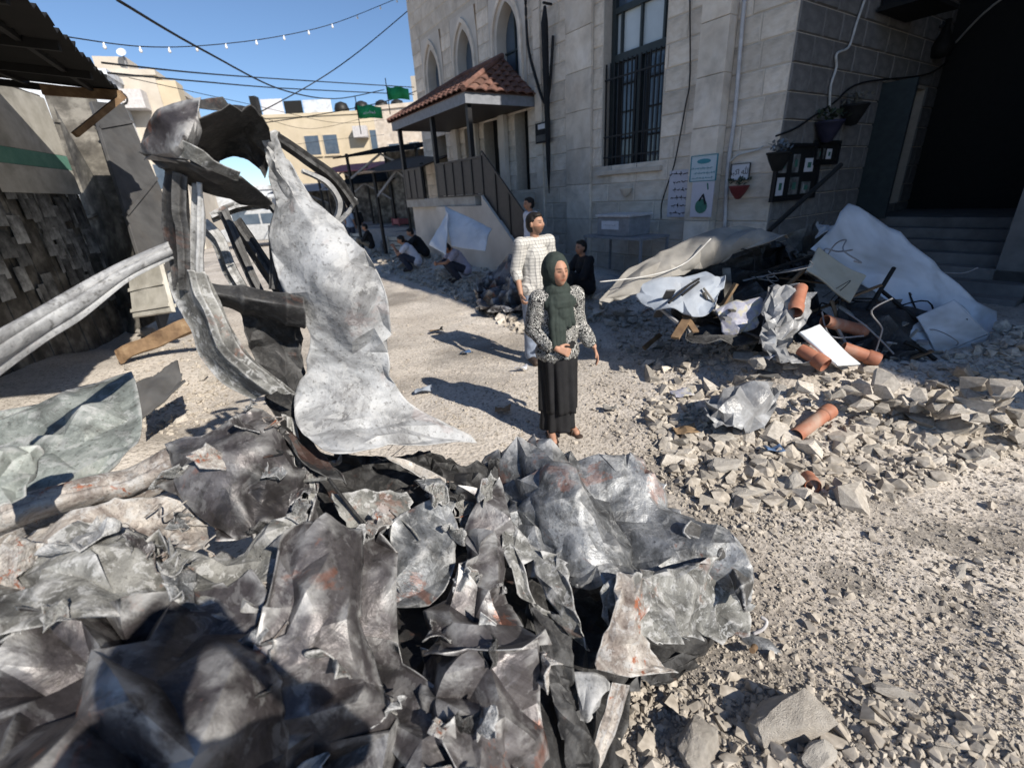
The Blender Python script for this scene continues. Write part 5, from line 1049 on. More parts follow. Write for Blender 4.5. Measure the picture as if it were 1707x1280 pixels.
bars('black_bar', 'thick black bar standing against white metal panel', 'bar', [[(1447, 518, 5.6), (1490, 447, 5.9)]], .022, M_black)
bars('black_bar', 'black rod slanting from panel down to the carton', 'bar', [[(1470, 485, 5.75), (1528, 532, 5.35)]], .02, M_black)
bars('black_bar', 'black curved strip in front of flat carton', 'bar', [[(1508, 570, 5.0), (1535, 582, 4.9), (1560, 600, 4.8)]], .02, M_black)
bars('black_bar', 'long black iron bar leaning on the return wall', 'bar', [[(1282, 385, 7.4), (1402, 275, 8.2)]], .03, M_black)
bars('bent_rods', 'bent grey rods tangled in front of the black goods', 'rods', [[(1410, 520, 5.3), (1445, 545, 5.1), (1485, 585, 4.9)], [(1462, 560, 5.0), (1490, 590, 4.85)], [(1370, 520, 5.3), (1385, 560, 5.1), (1440, 560, 5.05)]], .008, M_grey)
ht = thing('debris_tangle', 'tangle of broken boards, sticks and wires in the debris heap', 'debris', D(1380, 590, 5.0)); rh = random.Random(31); MH = [M_slab, M_black, M_wood, M_grey, M_corr, M_tarp]
for k in range(34):
    px, py = rh.choice([(rh.uniform(1200, 1300), rh.uniform(470, 560)), (rh.uniform(1380, 1540), rh.uniform(500, 600)), (rh.uniform(1060, 1220), rh.uniform(500, 545)), (rh.uniform(1300, 1400), rh.uniform(430, 520))]); y = 6.9-(py-400)*.0095; c_ = D(px, py, y-.1); L = rh.uniform(.12, .45); d_ = np.array((rh.gauss(0, 1), rh.gauss(0, .8), rh.gauss(0, .6))); d_ /= np.linalg.norm(d_)
    MB().bar(c_-d_*L, c_+d_*L, rh.uniform(.02, .09), rh.uniform(.01, .025)).build('broken_board', rh.choice(MH), ht, True)
for k in range(18):
    px, py = (rh.uniform(1210, 1560), rh.uniform(440, 600)); y = 6.9-(py-400)*.0095; C_ = [D(px, py, y-.15)]
    for j in range(5): C_.append(C_[-1]+np.array((rh.gauss(0, .14), rh.gauss(0, .1), rh.gauss(0, .09))))
    MB().tube(catmull(np.array(C_), np.linspace(0, 1, 26)), rh.uniform(.004, .009), 6).build('wire', rh.choice([M_cable, M_cable, M_grey, M_cablew]), ht, True, True)
bars('white_cable', 'white cable looping over the awning sheet', 'cable', [[(1185, 398, 6.2), (1140, 440, 6.1), (1080, 460, 5.9), (1000, 470, 5.7)]], .006, M_cablew)
bars('black_cable', 'black cables lying across the folded tarp', 'cable', [[(1115, 505, 5.4), (1145, 478, 5.7), (1165, 465, 5.9)], [(1137, 492, 5.5), (1165, 470, 5.8)]], .012, M_cable)
loose('burnt_debris', 'burnt tangled frame bits behind white metal panel top', 'debris', [[(1300, 400, 7.0), (1345, 375, 7.2), (1400, 360, 7.3)], [(1310, 430, 6.9), (1350, 420, 7.0), (1390, 400, 7.0)]], M_corr, nu=50, nv=40, amp=.06, scale=3, seed=96, holes=.2, ragged=.1)
loose('crumpled_sheet', 'crumpled white plastic at top left of white metal panel', 'plastic sheet', [[(1368, 372, 6.8), (1400, 365, 6.9)], [(1360, 400, 6.6), (1392, 395, 6.6)]], M_white, nu=30, nv=30, amp=.05, scale=4, seed=97)
HEAP = 1.0
# white sheets leaning by the stairs
loose('white_board', 'broad white board leaning against the stair wall', 'board', [[(740, 342, 10.8), (820, 382, 10.2)], [(752, 410, 10.3), (808, 418, 9.9)]], M_white, nu=20, nv=20, amp=.006, scale=1, seed=98, thick=.02)
loose('white_board', 'narrow folded white board standing before the broad board', 'board', [[(742, 350, 10.6), (748, 355, 10.5)], [(718, 410, 10.5), (745, 425, 10.0)]], M_white, nu=20, nv=20, amp=.008, scale=1, seed=99, thick=.02)
loose('burnt_mattress', 'grey burnt cloth heap below the stair foot', 'burnt goods', [[(800, 455, 9.0), (840, 440, 9.3), (880, 450, 9.0)], [(790, 490, 8.4), (840, 490, 8.2), (885, 500, 8.0)], [(800, 520, 7.9), (845, 530, 7.6), (885, 530, 7.6)]], B_purple, nu=80, nv=70, amp=.07, scale=2.5, seed=100)
loose('crumpled_sheet', 'small white crumpled packet on the street near the woman', 'packet', [[(1062, 690, 3.75), (1085, 688, 3.78)], [(1065, 698, 3.7), (1088, 697, 3.72)]], M_lilac, nu=16, nv=16, amp=.03, scale=8, seed=101)

# litter and bent reinforcing rods on the rubble
M_litter = [M_paper, M_lilac, M_tarp, M_bluet, flat('blue_plastic', (.08, .14, .26), .5), flat('brown_card', (.25, .17, .10), .9)]; rl = random.Random(55)
for k in range(16):
    px, py = spot(rl, AREA_FIELD if k < 10 else AREA_STREET); p = GH(px, py); sz = rl.uniform(.04, .1); m_ = rl.choice(M_litter)
    t = thing('litter_scrap', 'scrap of '+('white paper', 'lilac print', 'grey tarp', 'pale blue plastic', 'blue plastic', 'brown card')[M_litter.index(m_)]+' '+describe(px, py, 'x').split(' x ')[1], 'litter', p, 0, 'litter on the rubble'); w3 = lambda a, b, c: ('w', p[0]+a*sz, p[1]+b*sz, p[2]+.03+c*sz)
    sheet('scrap', [[w3(-1, -.7, .2), w3(0, -.8, .5), w3(1, -.6, .1)], [w3(-1, .7, .3), w3(0, .8, .1), w3(1, .6, .6)]], m_, t, nu=12, nv=12, amp=.02, scale=8, seed=500+k, thick=.002)
for k in range(8):
    px, py = spot(rl, AREA_FIELD); p = GH(px, py); C_ = [p-np.array((0, 0, .05))]; d_ = np.array((rl.gauss(0, 1), rl.gauss(0, .6), rl.uniform(.2, .9))); d_ /= np.linalg.norm(d_)
    for j in range(4): d_ = d_+np.array((rl.gauss(0, .35), rl.gauss(0, .35), rl.gauss(-.1, .3))); d_ /= np.linalg.norm(d_); C_.append(C_[-1]+d_*rl.uniform(.08, .16))
    tag(MB().tube(catmull(np.array(C_), np.linspace(0, 1, 24)), .006, 7).build('reinforcing_rod', B_rusty, smooth=True), 'bent rusty reinforcing rod '+describe(px, py, 'x').split(' x ')[1], 'rod', 'bent rods in the rubble')

# ------------------------------------------------------------------ people
def skin_mat():
    m, t, b = newmat('skin'); a = t.nodes.new('ShaderNodeAttribute'); a.attribute_name = 'tone'
    t.links.new(a.outputs['Color'], b.inputs['Base Color']); b.inputs['Roughness'].default_value = .55; b.inputs['Specular IOR Level'].default_value = .35
    bump(t, b, nz(t, 120, 2).outputs[0], .1, .002); return m
M_skin = skin_mat()
def cloth(name, col, v=.25, scale=14, rough=.85): 
    return plain(name, [(.3, tuple(c*(1-v) for c in col)), (.7, tuple(min(1, c*(1+v)) for c in col))], scale, rough, 0, .35, 40, .006)
M_hair = cloth('dark_hair', (.012, .010, .009), rough=.6); M_blackc = cloth('black_cloth', (.014, .014, .016)); M_hijab = cloth('dark_green_scarf', (.030, .040, .036)); M_denim = cloth('dark_blue_denim', (.035, .04, .06))
M_tee = cloth('white_tee', (.60, .60, .66), .08); M_lav = cloth('lavender_shirt', (.40, .40, .52), .1); M_bluesh = cloth('light_blue_shirt', (.30, .36, .46), .1); M_khaki = cloth('khaki_trousers', (.16, .14, .11)); M_jean = cloth('pale_jeans', (.22, .26, .34))
M_sole = flat('dark_leather', (.05, .035, .028), .6); M_redc = cloth('red_cloth', (.25, .05, .05))
def plaid():
    m, t, b = newmat('white_plaid_shirt'); tc = t.nodes.new('ShaderNodeTexCoord'); sx = t.nodes.new('ShaderNodeSeparateXYZ'); t.links.new(tc.outputs['Object'], sx.inputs[0])
    def line(s, f, wd): return math_(t, 'LESS_THAN', math_(t, 'FRACT', math_(t, 'MULTIPLY', s, f)), wd)
    xy = math_(t, 'ADD', sx.outputs[0], math_(t, 'MULTIPLY', sx.outputs[1], .6))
    c = mix(t, math_(t, 'MULTIPLY', line(xy, 27, .16), .6), (.52, .505, .475), (.10, .10, .11)); c = mix(t, math_(t, 'MULTIPLY', line(sx.outputs[2], 27, .16), .6), c, (.10, .10, .11))
    t.links.new(c, b.inputs['Base Color']); b.inputs['Roughness'].default_value = .85; bump(t, b, nz(t, 14, 3).outputs[0], .3, .01); return m
M_plaid = plaid()
def scroll():
    m, t, b = newmat('black_jacket_white_scrolls'); n = nz(t, 19, 1.5, .5, 1.8)
    d = math_(t, 'ABSOLUTE', math_(t, 'SUBTRACT', math_(t, 'FRACT', math_(t, 'MULTIPLY', n.outputs[0], 7.0)), .5))
    c = mix(t, math_(t, 'LESS_THAN', d, .15), (.012, .012, .013), (.62, .61, .58)); t.links.new(c, b.inputs['Base Color']); b.inputs['Roughness'].default_value = .85
    bump(t, b, nz(t, 12, 3).outputs[0], .3, .012); return m
M_scroll = scroll()

class Prims(MB):
    def sph(s, c, r, n=16, rot=None):
        r = np.array(r if hasattr(r, '__len__') else (r, r, r), float); V = []; 
        for i in range(1, n//2+1):
            th = math.pi*(i-.5)/(n//2)
            for k in range(n): V.append(np.array([math.sin(th)*math.cos(2*math.pi*k/n), math.sin(th)*math.sin(2*math.pi*k/n), math.cos(th)])*r)
        if rot is not None: V = [np.array(rot @ Vector(v)) for v in V]
        m = n//2; V = [v+np.array(c) for v in V]
        F = [(i*n+k, (i+1)*n+k, (i+1)*n+(k+1) % n, i*n+(k+1) % n) for i in range(m-1) for k in range(n)]+[tuple(range(n)), tuple((m-1)*n+k for k in range(n))[::-1]]
        return s.add(V, F)
    def cap(s, a, b, ra, rb=None, n=14):
        rb = ra if rb is None else rb; s.sph(a, ra, n); s.sph(b, rb, n)
        if np.linalg.norm(np.array(a)-np.array(b)) > 1e-4: s.tube([a, b], [ra, rb], n)
        return s
    def chain(s, pts, rr):
        for i in range(len(pts)-1): s.cap(pts[i], pts[i+1], rr[i], rr[i+1])
        return s
    def head(s, c, r, yaw, pitch=0.0, n=40):
        """a head with brow, eye sockets, nose, lips, chin and ears; front is +y before turning"""
        V = []; m = n//2; Rm = Matrix.Rotation(yaw, 3, 'Z') @ Matrix.Rotation(pitch, 3, 'X'); g = lambda x, z, cx, cz, sx, sz: math.exp(-((x-cx)/sx)**2-((z-cz)/sz)**2)
        for i in range(m+1):
            th = math.pi*(i+.02)/(m+.04)
            for k in range(n):
                u = Vector((math.sin(th)*math.cos(2*math.pi*k/n), math.sin(th)*math.sin(2*math.pi*k/n), math.cos(th)))
                x, y, z = u.x*.077, u.y*.098, u.z*.118
                if z < 0: x *= 1-.35*(z/.118)**2*(1 if y > -.03 else .6); y = y*(1-.12*(z/.118)**2)+(.012 if y > 0 else 0)*(-z/.118)
                if y > 0:
                    y += .026*g(x, z, 0, -.022, .012, .022)+.012*g(x, z, 0, .005, .009, .02)-.012*g(x, z, .032, .008, .016, .011)-.012*g(x, z, -.032, .008, .016, .011)+.006*g(x, z, 0, .03, .05, .009)+.007*g(x, z, 0, -.058, .022, .012)+.008*g(x, z, 0, -.093, .024, .016)
                V.append(Rm @ Vector((x, y, z))*(r/.118)+Vector(c))
        F = [(i*n+k, (i+1)*n+k, (i+1)*n+(k+1) % n, i*n+(k+1) % n) for i in range(m) for k in range(n)]+[tuple(range(n)), tuple(m*n+k for k in range(n))[::-1]]
        s.add(V, F)
        for e in (-1, 1): s.sph(Vector(c)+Rm @ Vector((e*.078, -.008, -.005))*(r/.118), np.array((.012, .02, .032))*(r/.118), 10)
        return s
    def hand(s, wrist, dirv, palm_n, side, curl=.5, sc=1.0):
        """palm, four unequal bent fingers and a thumb off the side of the palm"""
        w0 = Vector(wrist); d = Vector(dirv).normalized(); nrm = Vector(palm_n); nrm = (nrm-d*nrm.dot(d)).normalized(); u = d.cross(nrm)*side
        for t in (-.022, -.007, .007, .022): s.cap(w0+u*t*.6*sc, w0+(d*.085+u*t)*sc, .013*sc, .012*sc, 8)
        for t, L in ((-.030, .062), (-.010, .075), (.010, .078), (.030, .068)):
            p = w0+(d*.085+u*t)*sc; a = curl
            q = p+(d*math.cos(a*.6)+nrm*math.sin(a*.6))*L*.45*sc; r_ = q+(d*math.cos(a*1.6)+nrm*math.sin(a*1.6))*L*.33*sc; e = r_+(d*math.cos(a*2.4)+nrm*math.sin(a*2.4))*L*.25*sc
            s.cap(p, q, .0092*sc, .0085*sc, 8); s.cap(q, r_, .0085*sc, .008*sc, 8); s.cap(r_, e, .008*sc, .007*sc, 8)
        p = w0+(d*.025+u*.03)*sc; q = p+(d*.035+u*.025+nrm*.01)*sc; e = q+(d*.03+u*.004+nrm*.015)*sc
        s.cap(p, q, .012*sc, .010*sc, 8); s.cap(q, e, .010*sc, .0085*sc, 8); return s
def blob(name, pr, mat, parent, voxel=.012, smooth=4, wrinkle=0.0, wscale=9, seed=1, paint=None):
    m0 = mesh('tmp', pr.V, pr.F); o = bpy.data.objects.new('tmp', m0); COL.objects.link(o)
    r = o.modifiers.new('r', 'REMESH'); r.mode = 'VOXEL'; r.voxel_size = voxel; r.use_smooth_shade = True
    if smooth: sm = o.modifiers.new('s', 'SMOOTH'); sm.iterations = smooth; sm.factor = .5
    dg = bpy.context.evaluated_depsgraph_get(); me = bpy.data.meshes.new_from_object(o.evaluated_get(dg)); bpy.data.objects.remove(o); bpy.data.meshes.remove(m0)
    N = len(me.vertices); co = np.empty(N*3, np.float32); me.vertices.foreach_get('co', co); P = co.reshape(-1, 3).astype(float)
    if wrinkle:
        nn = np.empty(N*3, np.float32); me.vertices.foreach_get('normal', nn); nn = nn.reshape(-1, 3)
        w_ = 1-np.abs(fbm(P*np.array([wscale, wscale, wscale*.55]), seed, 3))*2; P = P+nn*(wrinkle*w_)[:, None]; me.vertices.foreach_set('co', P.astype(np.float32).ravel())
    me.polygons.foreach_set('use_smooth', [True]*len(me.polygons)); me.materials.clear()
    if paint is not None:
        ca = me.color_attributes.new('tone', 'FLOAT_COLOR', 'POINT'); ca.data.foreach_set('color', np.c_[paint(P), np.ones(N)].astype(np.float32).ravel())
    me.update(); me.name = name
    return obj(name, me, mat, parent)
def face_paint(c, r, yaw, pitch, tone, stubble=0.0):
    Rm = np.array(Matrix.Rotation(yaw, 3, 'Z') @ Matrix.Rotation(pitch, 3, 'X')); tone = np.array(tone)
    def f(P):
        L = (P-np.array(c))@Rm*(.118/r); x, y, z = L.T; C = np.tile(tone, (len(P), 1)); hd = (np.abs(z) < .13) & (np.abs(x) < .1) & (y > .02)
        def blend(mask, col, k):
            kk = (np.clip(mask, 0, 1)*k*hd)[:, None]; C[:] = C*(1-kk)+np.array(col)*kk
        for e in (-1, 1):
            blend(np.exp(-((x-e*.032)/.014)**4-((z-.008)/.0075)**4), (.02, .015, .012), .85); blend(np.exp(-((x-e*.033)/.021)**4-((z-.030)/.006)**4), (.03, .022, .018), .85)
            blend(np.exp(-((x-e*.042)/.02)**2-((z+.025)/.02)**2), tone*np.array((1.15, .75, .65)), .5)
        blend(np.exp(-((x)/.022)**4-((z+.058)/.008)**4), tone*np.array((.85, .5, .45)), .8)
        if stubble: blend(((z < -.028) & (y > 0)).astype(float), (.06, .045, .035), stubble)
        return C
    return f
def person(label, base, yaw, J, style, hd_yaw=0.0, hd_pitch=0.0, fine=False, cat='person', tone=(.36, .19, .12)):
    """J: joints in the person's own frame (x to the person's right, y forward, z up)"""
    t = thing('person', label, cat, base, yaw)
    A2 = lambda k: (tuple(J[k]), (-J[k][0], J[k][1], J[k][2])) if isinstance(J[k][0], (int, float)) else J[k]
    sh, el, wr, hp, kn, an, to = (A2(k) for k in ('sh', 'el', 'wr', 'hip', 'knee', 'ank', 'toe')); pel, ch, nk, hd = J['pelvis'], J['chest'], J['neck'], J['head']
    b = Prims(); b.chain([pel, ch], [.115, .12]); b.cap(sh[0], sh[1], .055); b.cap(hp[0], hp[1], .095); b.chain([ch, nk], [.09, .052]); b.cap(nk, (hd[0], hd[1]-.01, hd[2]-.03), .052, .05)
    b.head(hd, .115, hd_yaw, hd_pitch)
    for i, sd in ((0, 1), (1, -1)):
        b.chain([sh[i], el[i], wr[i]], [.05, .04, .026]); b.chain([hp[i], kn[i], an[i]], [.085, .055, .038]); b.chain([an[i], to[i]], [.038, .03])
        d = Vector(wr[i])-Vector(el[i]) if 'hd_dir' not in J else Vector(J['hd_dir'][i]); pn = J.get('palm', ((-sd*.6, .3, .2),)*2)[i] if 'palm' in J else (-sd, .3, 0)
        b.hand(wr[i], d, pn, sd, J.get('curl', (.45, .45))[i], 1.0 if fine else 1.1)
    blob('body', b, M_skin, t, .0055 if fine else .012, 3, paint=face_paint(hd, .115, hd_yaw, hd_pitch, tone, style.get('stubble', 0)))
    if 'shirt' in style:
        s = Prims(); s.sph(tuple(np.array(pel)*.85+np.array(ch)*.15), (.175, .14, .15)); s.chain([pel, ch], [.145, .15]); s.cap(sh[0], sh[1], .066); s.cap(hp[0], hp[1], .12); s.cap(ch, tuple(np.array(ch)*.3+np.array(nk)*.7), .12, .075)
        f = style.get('sleeve', .55)
        for i in (0, 1):
            if f < 1: s.chain([sh[i], tuple(np.array(sh[i])*(1-f)+np.array(el[i])*f)], [.075, .068])
            else: s.chain([sh[i], el[i], tuple(np.array(el[i])*(2-f)+np.array(wr[i])*(f-1))], [.075, .062, .05])
        blob('shirt', s, style['shirt'], t, .009 if fine else .015, 5, .012, 8, 3)
    if 'trousers' in style:
        s = Prims(); s.cap(hp[0], hp[1], .115); s.cap(pel, tuple(np.array(pel)*.8+np.array(ch)*.2), .12)
        for i in (0, 1): s.chain([hp[i], kn[i], tuple(np.array(an[i])+np.array((0, 0, .02)))], [.105, .078, .065])
        blob('trousers', s, style['trousers'], t, .01 if fine else .015, 5, .010, 8, 5)
    if 'shoes' in style:
        for i in (0, 1):
            s = Prims(); a, q_ = np.array(an[i]), np.array(to[i]); s.cap(a-np.array((0, 0, .02)), q_+np.array((0, 0, .01)), .048, .042); blob('shoe', s, style['shoes'], t, .012, 2)
    if style.get('hair'):
        s = Prims(); Rm = Matrix.Rotation(hd_yaw, 3, 'Z') @ Matrix.Rotation(hd_pitch, 3, 'X'); c = Vector(hd)
        s.sph(c+Rm @ Vector((0, -.022, .032)), (.081, .092, .092), 22, Rm); s.sph(c+Rm @ Vector((0, -.035, -.01)), (.079, .078, .09), 18, Rm); s.sph(c+Rm @ Vector((0, .03, .083)), (.06, .05, .033), 14, Rm)
        blob('hair', s, style['hair'], t, .007 if fine else .012, 1, .004, 40, 6)
    return t
STAND = dict(pelvis=(0, 0, .95), chest=(0, -.01, 1.28), neck=(0, 0, 1.48), head=(0, .035, 1.625), sh=(.185, 0, 1.42), el=(.235, -.03, 1.14), wr=(.25, .06, .89), hip=(.09, 0, .92), knee=(.1, .02, .5), ank=(.1, -.02, .08), toe=(.125, .15, .035))
SQUAT = dict(pelvis=(0, -.20, .27), chest=(0, .0, .60), neck=(0, .10, .76), head=(0, .18, .87), sh=(.18, .05, .70), el=(.2, .30, .50), wr=(.07, .40, .70), hip=(.09, -.18, .28), knee=(.15, .26, .48), ank=(.13, .02, .08), toe=(.14, .19, .035), curl=(1.0, 1.0))
SIT = dict(pelvis=(0, 0, .22), chest=(0, .05, .54), neck=(0, .09, .73), head=(0, .13, .87), sh=(.18, .07, .67), el=(.22, .24, .42), wr=(.08, .42, .40), hip=(.09, .02, .2), knee=(.16, .42, .46), ank=(.12, .58, .08), toe=(.13, .74, .04))
def facing(dx, dy): return math.atan2(-dx, dy)
def onground(x, y): return (x, y, H(x, y))
# woman in the middle of the street
wb = GH(932, 722); wyaw = facing(.28, -1.0)
WJ = dict(pelvis=(0, 0, .86), chest=(0, -.01, 1.13), neck=(0, 0, 1.32), head=(0, .035, 1.455), sh=(.165, 0, 1.25), el=((.215, -.03, 1.0), (-.215, -.03, 1.0)), wr=((.075, .17, .875), (-.30, .10, .82)), hip=(.085, 0, .84), knee=(.09, .02, .46), ank=((.10, .03, .085), (-.10, -.05, .085)), toe=((.13, .19, .035), (-.13, .11, .035)),
          hd_dir=((-.9, .45, -.35), (-.25, .35, -1)), palm=((0, -1, -.2), (.9, -.3, 0)), curl=(1.0, .35))
wy = .12
wom = person('woman in dark green headscarf, black and white patterned jacket and black skirt', wb, wyaw, WJ, {}, wy, .08, True, tone=(.40, .22, .15))
s = Prims(); s.sph((0, 0, 1.12), (.175, .13, .2)); s.sph((0, 0, .95), (.185, .14, .2)); s.sph((0, 0, .80), (.195, .155, .12)); s.cap((.15, 0, 1.24), (-.15, 0, 1.24), .078)
s.chain([(.165, 0, 1.25), (.215, -.03, 1.0), (.13, .11, .90)], [.074, .066, .056]); s.chain([(-.165, 0, 1.25), (-.215, -.03, 1.0), (-.27, .07, .86)], [.074, .066, .056])
blob('jacket', s, M_scroll, wom, .009, 4, .012, 8, 2)
def loft(name, prof, mat, parent, folds=11, amp=.012, seed=1, n=96):
    V = []; rs = random.Random(seed); ph = [rs.uniform(0, 6.3) for _ in range(4)]; m = len(prof)
    for i, (z, rx, ry, cx, cy) in enumerate(prof):
        k = i/(m-1)
        for j in range(n):
            a = 2*math.pi*j/n; f = 1+(amp*(.25+k)*(math.sin(folds*a+ph[0]+.8*k)+.6*math.sin((folds*2-3)*a+ph[1]-k)+.8*math.sin(3*a+ph[2])))/max(rx, ry)
            V.append((cx+rx*f*math.cos(a), cy+ry*f*math.sin(a), z))
    o = MB().add(V, [(i*n+j, i*n+(j+1) % n, (i+1)*n+(j+1) % n, (i+1)*n+j) for i in range(m-1) for j in range(n)]).build(name, mat, parent, False, True)
    o.modifiers.new('t', 'SOLIDIFY').thickness = .006; return o
def prof(zz, rx, ry, c0, c1, n=24):
    z = np.linspace(zz[0], zz[-1], n); return [(float(a), float(np.interp(-a, [-q_ for q_ in zz], rx)), float(np.interp(-a, [-q_ for q_ in zz], ry)), float(np.interp(a, [zz[-1], zz[0]], [c1[0], c0[0]])), float(np.interp(a, [zz[-1], zz[0]], [c1[1], c0[1]]))) for a in z]
loft('skirt', prof([.95, .8, .55, .27], [.16, .168, .16, .158], [.13, .138, .138, .145], (0, 0), (.0, .02)), M_blackc, wom, 9, .014, 3)
loft('underskirt', prof([.5, .3, .09], [.14, .146, .15], [.12, .13, .138], (0, .0), (.02, .02)), M_blackc, wom, 7, .012, 4)
s = Prims(); Rm = Matrix.Rotation(wy, 3, 'Z'); hc = Vector((0, .035, 1.455)); s.sph(hc+Rm @ Vector((0, -.048, .012)), (.108, .118, .138), 28, Rm); s.sph(hc+Rm @ Vector((0, -.06, -.07)), (.10, .095, .10), 20, Rm)
s.sph((0, .0, 1.30), (.12, .105, .085)); s.sph((0, .04, 1.22), (.15, .115, .085)); s.sph((.0, .075, 1.14), (.10, .085, .10)); 
for x_ in (.0, .03, .06, .09): s.chain([(x_*.8+.01, .10, 1.22), (x_+.01, .148-.01*abs(x_-.05)/.05, 1.04), (x_+.005, .158, .87+.4*abs(x_-.05))], [.032, .026, .016])
for x_ in (-.02, -.05, -.085): s.chain([(x_*.7, .10, 1.22), (x_, .135, 1.04+.5*abs(x_+.05))], [.034, .02])
blob('headscarf', s, M_hijab, wom, .006, 2, .008, 13, 8)
for i in (0, 1):
    a, q_ = np.array(WJ['ank'][i]), np.array(WJ['toe'][i]); s = Prims(); d = (q_-a)*np.array((1, 1, 0)); d /= np.linalg.norm(d); b0 = np.array((a[0], a[1], .012))-d*.05
    for k in range(9): s.sph(b0+d*.25*k/8, (.042+.006*math.sin(k/8*3.1), .04, .013), 12)
    sd = blob('sandal', s, M_sole, wom, .006, 2); mb = MB(); cr = np.array((-d[1], d[0], 0))
    for f in (.13, .19): mb.tube([b0+d*f+cr*.046, b0+d*f+cr*.03+np.array((0, 0, .055-f*.08)), b0+d*f-cr*.03+np.array((0, 0, .055-f*.08)), b0+d*f-cr*.046], .011, 8)
    mb.build('strap', M_sole, sd, False, True)
wom.scale = (.92, .94, .955)
# man in the plaid shirt close behind her
mb_ = GH(898, 602); myaw = facing(.5, -1)
MJ = dict(STAND); MJ['wr'] = ((.27, .12, .90), (-.25, .06, .89)); MJ['curl'] = (.8, .4)
person('man in white plaid shirt and pale trousers standing behind the headscarf woman', mb_, myaw, MJ, dict(shirt=M_plaid, trousers=M_jean, shoes=M_sole, hair=M_hair, sleeve=1.3, stubble=.55), .45, .05, True, tone=(.38, .21, .14))
# others along the porch
def at_px(px, py): return GH(px, py)
p_ = A(3.4, 2.35, 0); person('person in white tee standing by the stair rail foot', (p_[0]+.0, p_[1], .12), facing(-1, -.35), STAND, dict(shirt=M_tee, trousers=M_denim, shoes=M_sole, hair=M_hair, sleeve=.6), 0, -.05)
p_ = D(978, 492, 7.9); person('person in dark clothes sitting low by the facade behind the woman', (p_[0], p_[1], H(p_[0], p_[1])+.05), facing(-1, -.5), SIT, dict(shirt=M_blackc, trousers=M_blackc, shoes=M_sole, hair=M_hair, sleeve=1.6), .1, 0)
g_ = GH(686, 452); person('man in white tee squatting with hands at his face', g_, facing(-1, -.15), SQUAT, dict(shirt=M_tee, trousers=M_denim, shoes=M_sole, hair=M_hair, sleeve=.55), 0, -.35)
g_ = GH(765, 470); SQ2 = dict(SQUAT); SQ2['head'] = (0, .22, .80); SQ2['wr'] = ((.05, .46, .48), (-.05, .46, .48)); person('man in lavender shirt squatting with bowed head before white boards', g_, facing(-1, -.35), SQ2, dict(shirt=M_lav, trousers=M_denim, shoes=M_sole, hair=M_hair, sleeve=.55), 0, -.7)
g_ = GH(700, 436); person('person in black squatting behind the white tee man', g_, facing(-1, -.2), SQUAT, dict(shirt=M_blackc, trousers=M_blackc, shoes=M_sole, hair=M_hair, sleeve=1.5), 0, -.4)
g_ = GH(590, 408); person('man in light blue shirt standing far down the street', g_, facing(.3, .9), STAND, dict(shirt=M_bluesh, trousers=M_denim, shoes=M_sole, hair=M_hair, sleeve=.6), 0, -.3)
g_ = GH(604, 404); person('man in black standing right of the light blue shirt man', g_, facing(-.4, -.9), STAND, dict(shirt=M_blackc, trousers=M_blackc, shoes=M_sole, hair=M_hair, sleeve=1.5), 0, -.2)
g_ = GH(622, 428); SE = dict(SIT); SE['pelvis'] = (0, 0, .5); 
SE = {k: (tuple((a[0], a[1], a[2]+.22) for a in v) if not isinstance(v[0], (int, float)) else (v[0], v[1], v[2]+(.22 if k not in ('ank', 'toe') else 0))) for k, v in SIT.items()}
person('person in dark top and khaki trousers sitting on rubble before the far men', g_, facing(-1, -.2), SE, dict(shirt=M_blackc, trousers=M_khaki, shoes=M_sole, hair=M_hair, sleeve=1.5), 0, -.3)
# the photographer whose shadow falls over the wreck
PJ = dict(pelvis=(0, -.02, .95), chest=(0, 0, 1.30), neck=(0, .03, 1.50), head=(0, .08, 1.65), sh=(.19, 0, 1.43), el=(.33, .14, 1.24), wr=(.10, .20, 1.58), hip=(.1, -.02, .93), knee=(.14, .02, .5), ank=(.18, -.02, .08), toe=(.21, .15, .035), curl=(1.1, 1.1))
ph = person('person holding a camera to the face behind the wreck', (0.0, -.30, CAM_H-1.66), 0.0, PJ, dict(shirt=M_blackc, trousers=M_denim, shoes=M_sole, hair=M_hair, sleeve=1.4), 0, 0)

# ------------------------------------------------------------------ small things on the facade
def onA(px, py, off=0.0):
    r = ray(px, py); P = OA+NA*off; t = ((P-CP)@NA)/(r@NA); q_ = CP+r*t; d = q_-OA; return float(d@UA), float(q_[2])
def onB(px, py):
    r = ray(px, py); t = ((OA-CP)@UA)/(r@UA); q_ = CP+r*t; d = q_-OA; return float(d@NA), float(q_[2])
def Aloc(label, name, cat, s, n, z, group=None): return thing(name, label, cat, A(s, n, z), RZA, group)
q7 = random.Random(77)
def scribble(parent, w_, h_, rows, y, seed, mat=None, m0=.0, sz=.5):
    """lines of small joined strokes, like script too small to read; runs in local -x (left to right for the viewer)"""
    rs = random.Random(seed); o = MB(); dz = h_/rows
    for r in range(rows):
        x = w_*rs.uniform(.04, .2); zc = h_-dz*(r+.5); x1 = w_*rs.uniform(.8, .96)
        while x < x1:
            L = dz*sz*rs.uniform(.5, 1.6); pts = [(x+L*k/4, y, zc+dz*sz*.35*rs.uniform(-.6, .6)) for k in range(5)]; o.tube(pts, dz*.06, 5)
            if rs.random() < .5: o.tube([(x+L*.4, y, zc), (x+L*.42, y, zc+dz*sz*.6)], dz*.06, 5)
            if rs.random() < .4: o.tube([(x+L*.3, y, zc-dz*sz*.45), (x+L*.38, y, zc-dz*sz*.45)], dz*.06, 5)
            x += L+dz*sz*.3
    return o.build('lettering', mat or M_ink, parent)
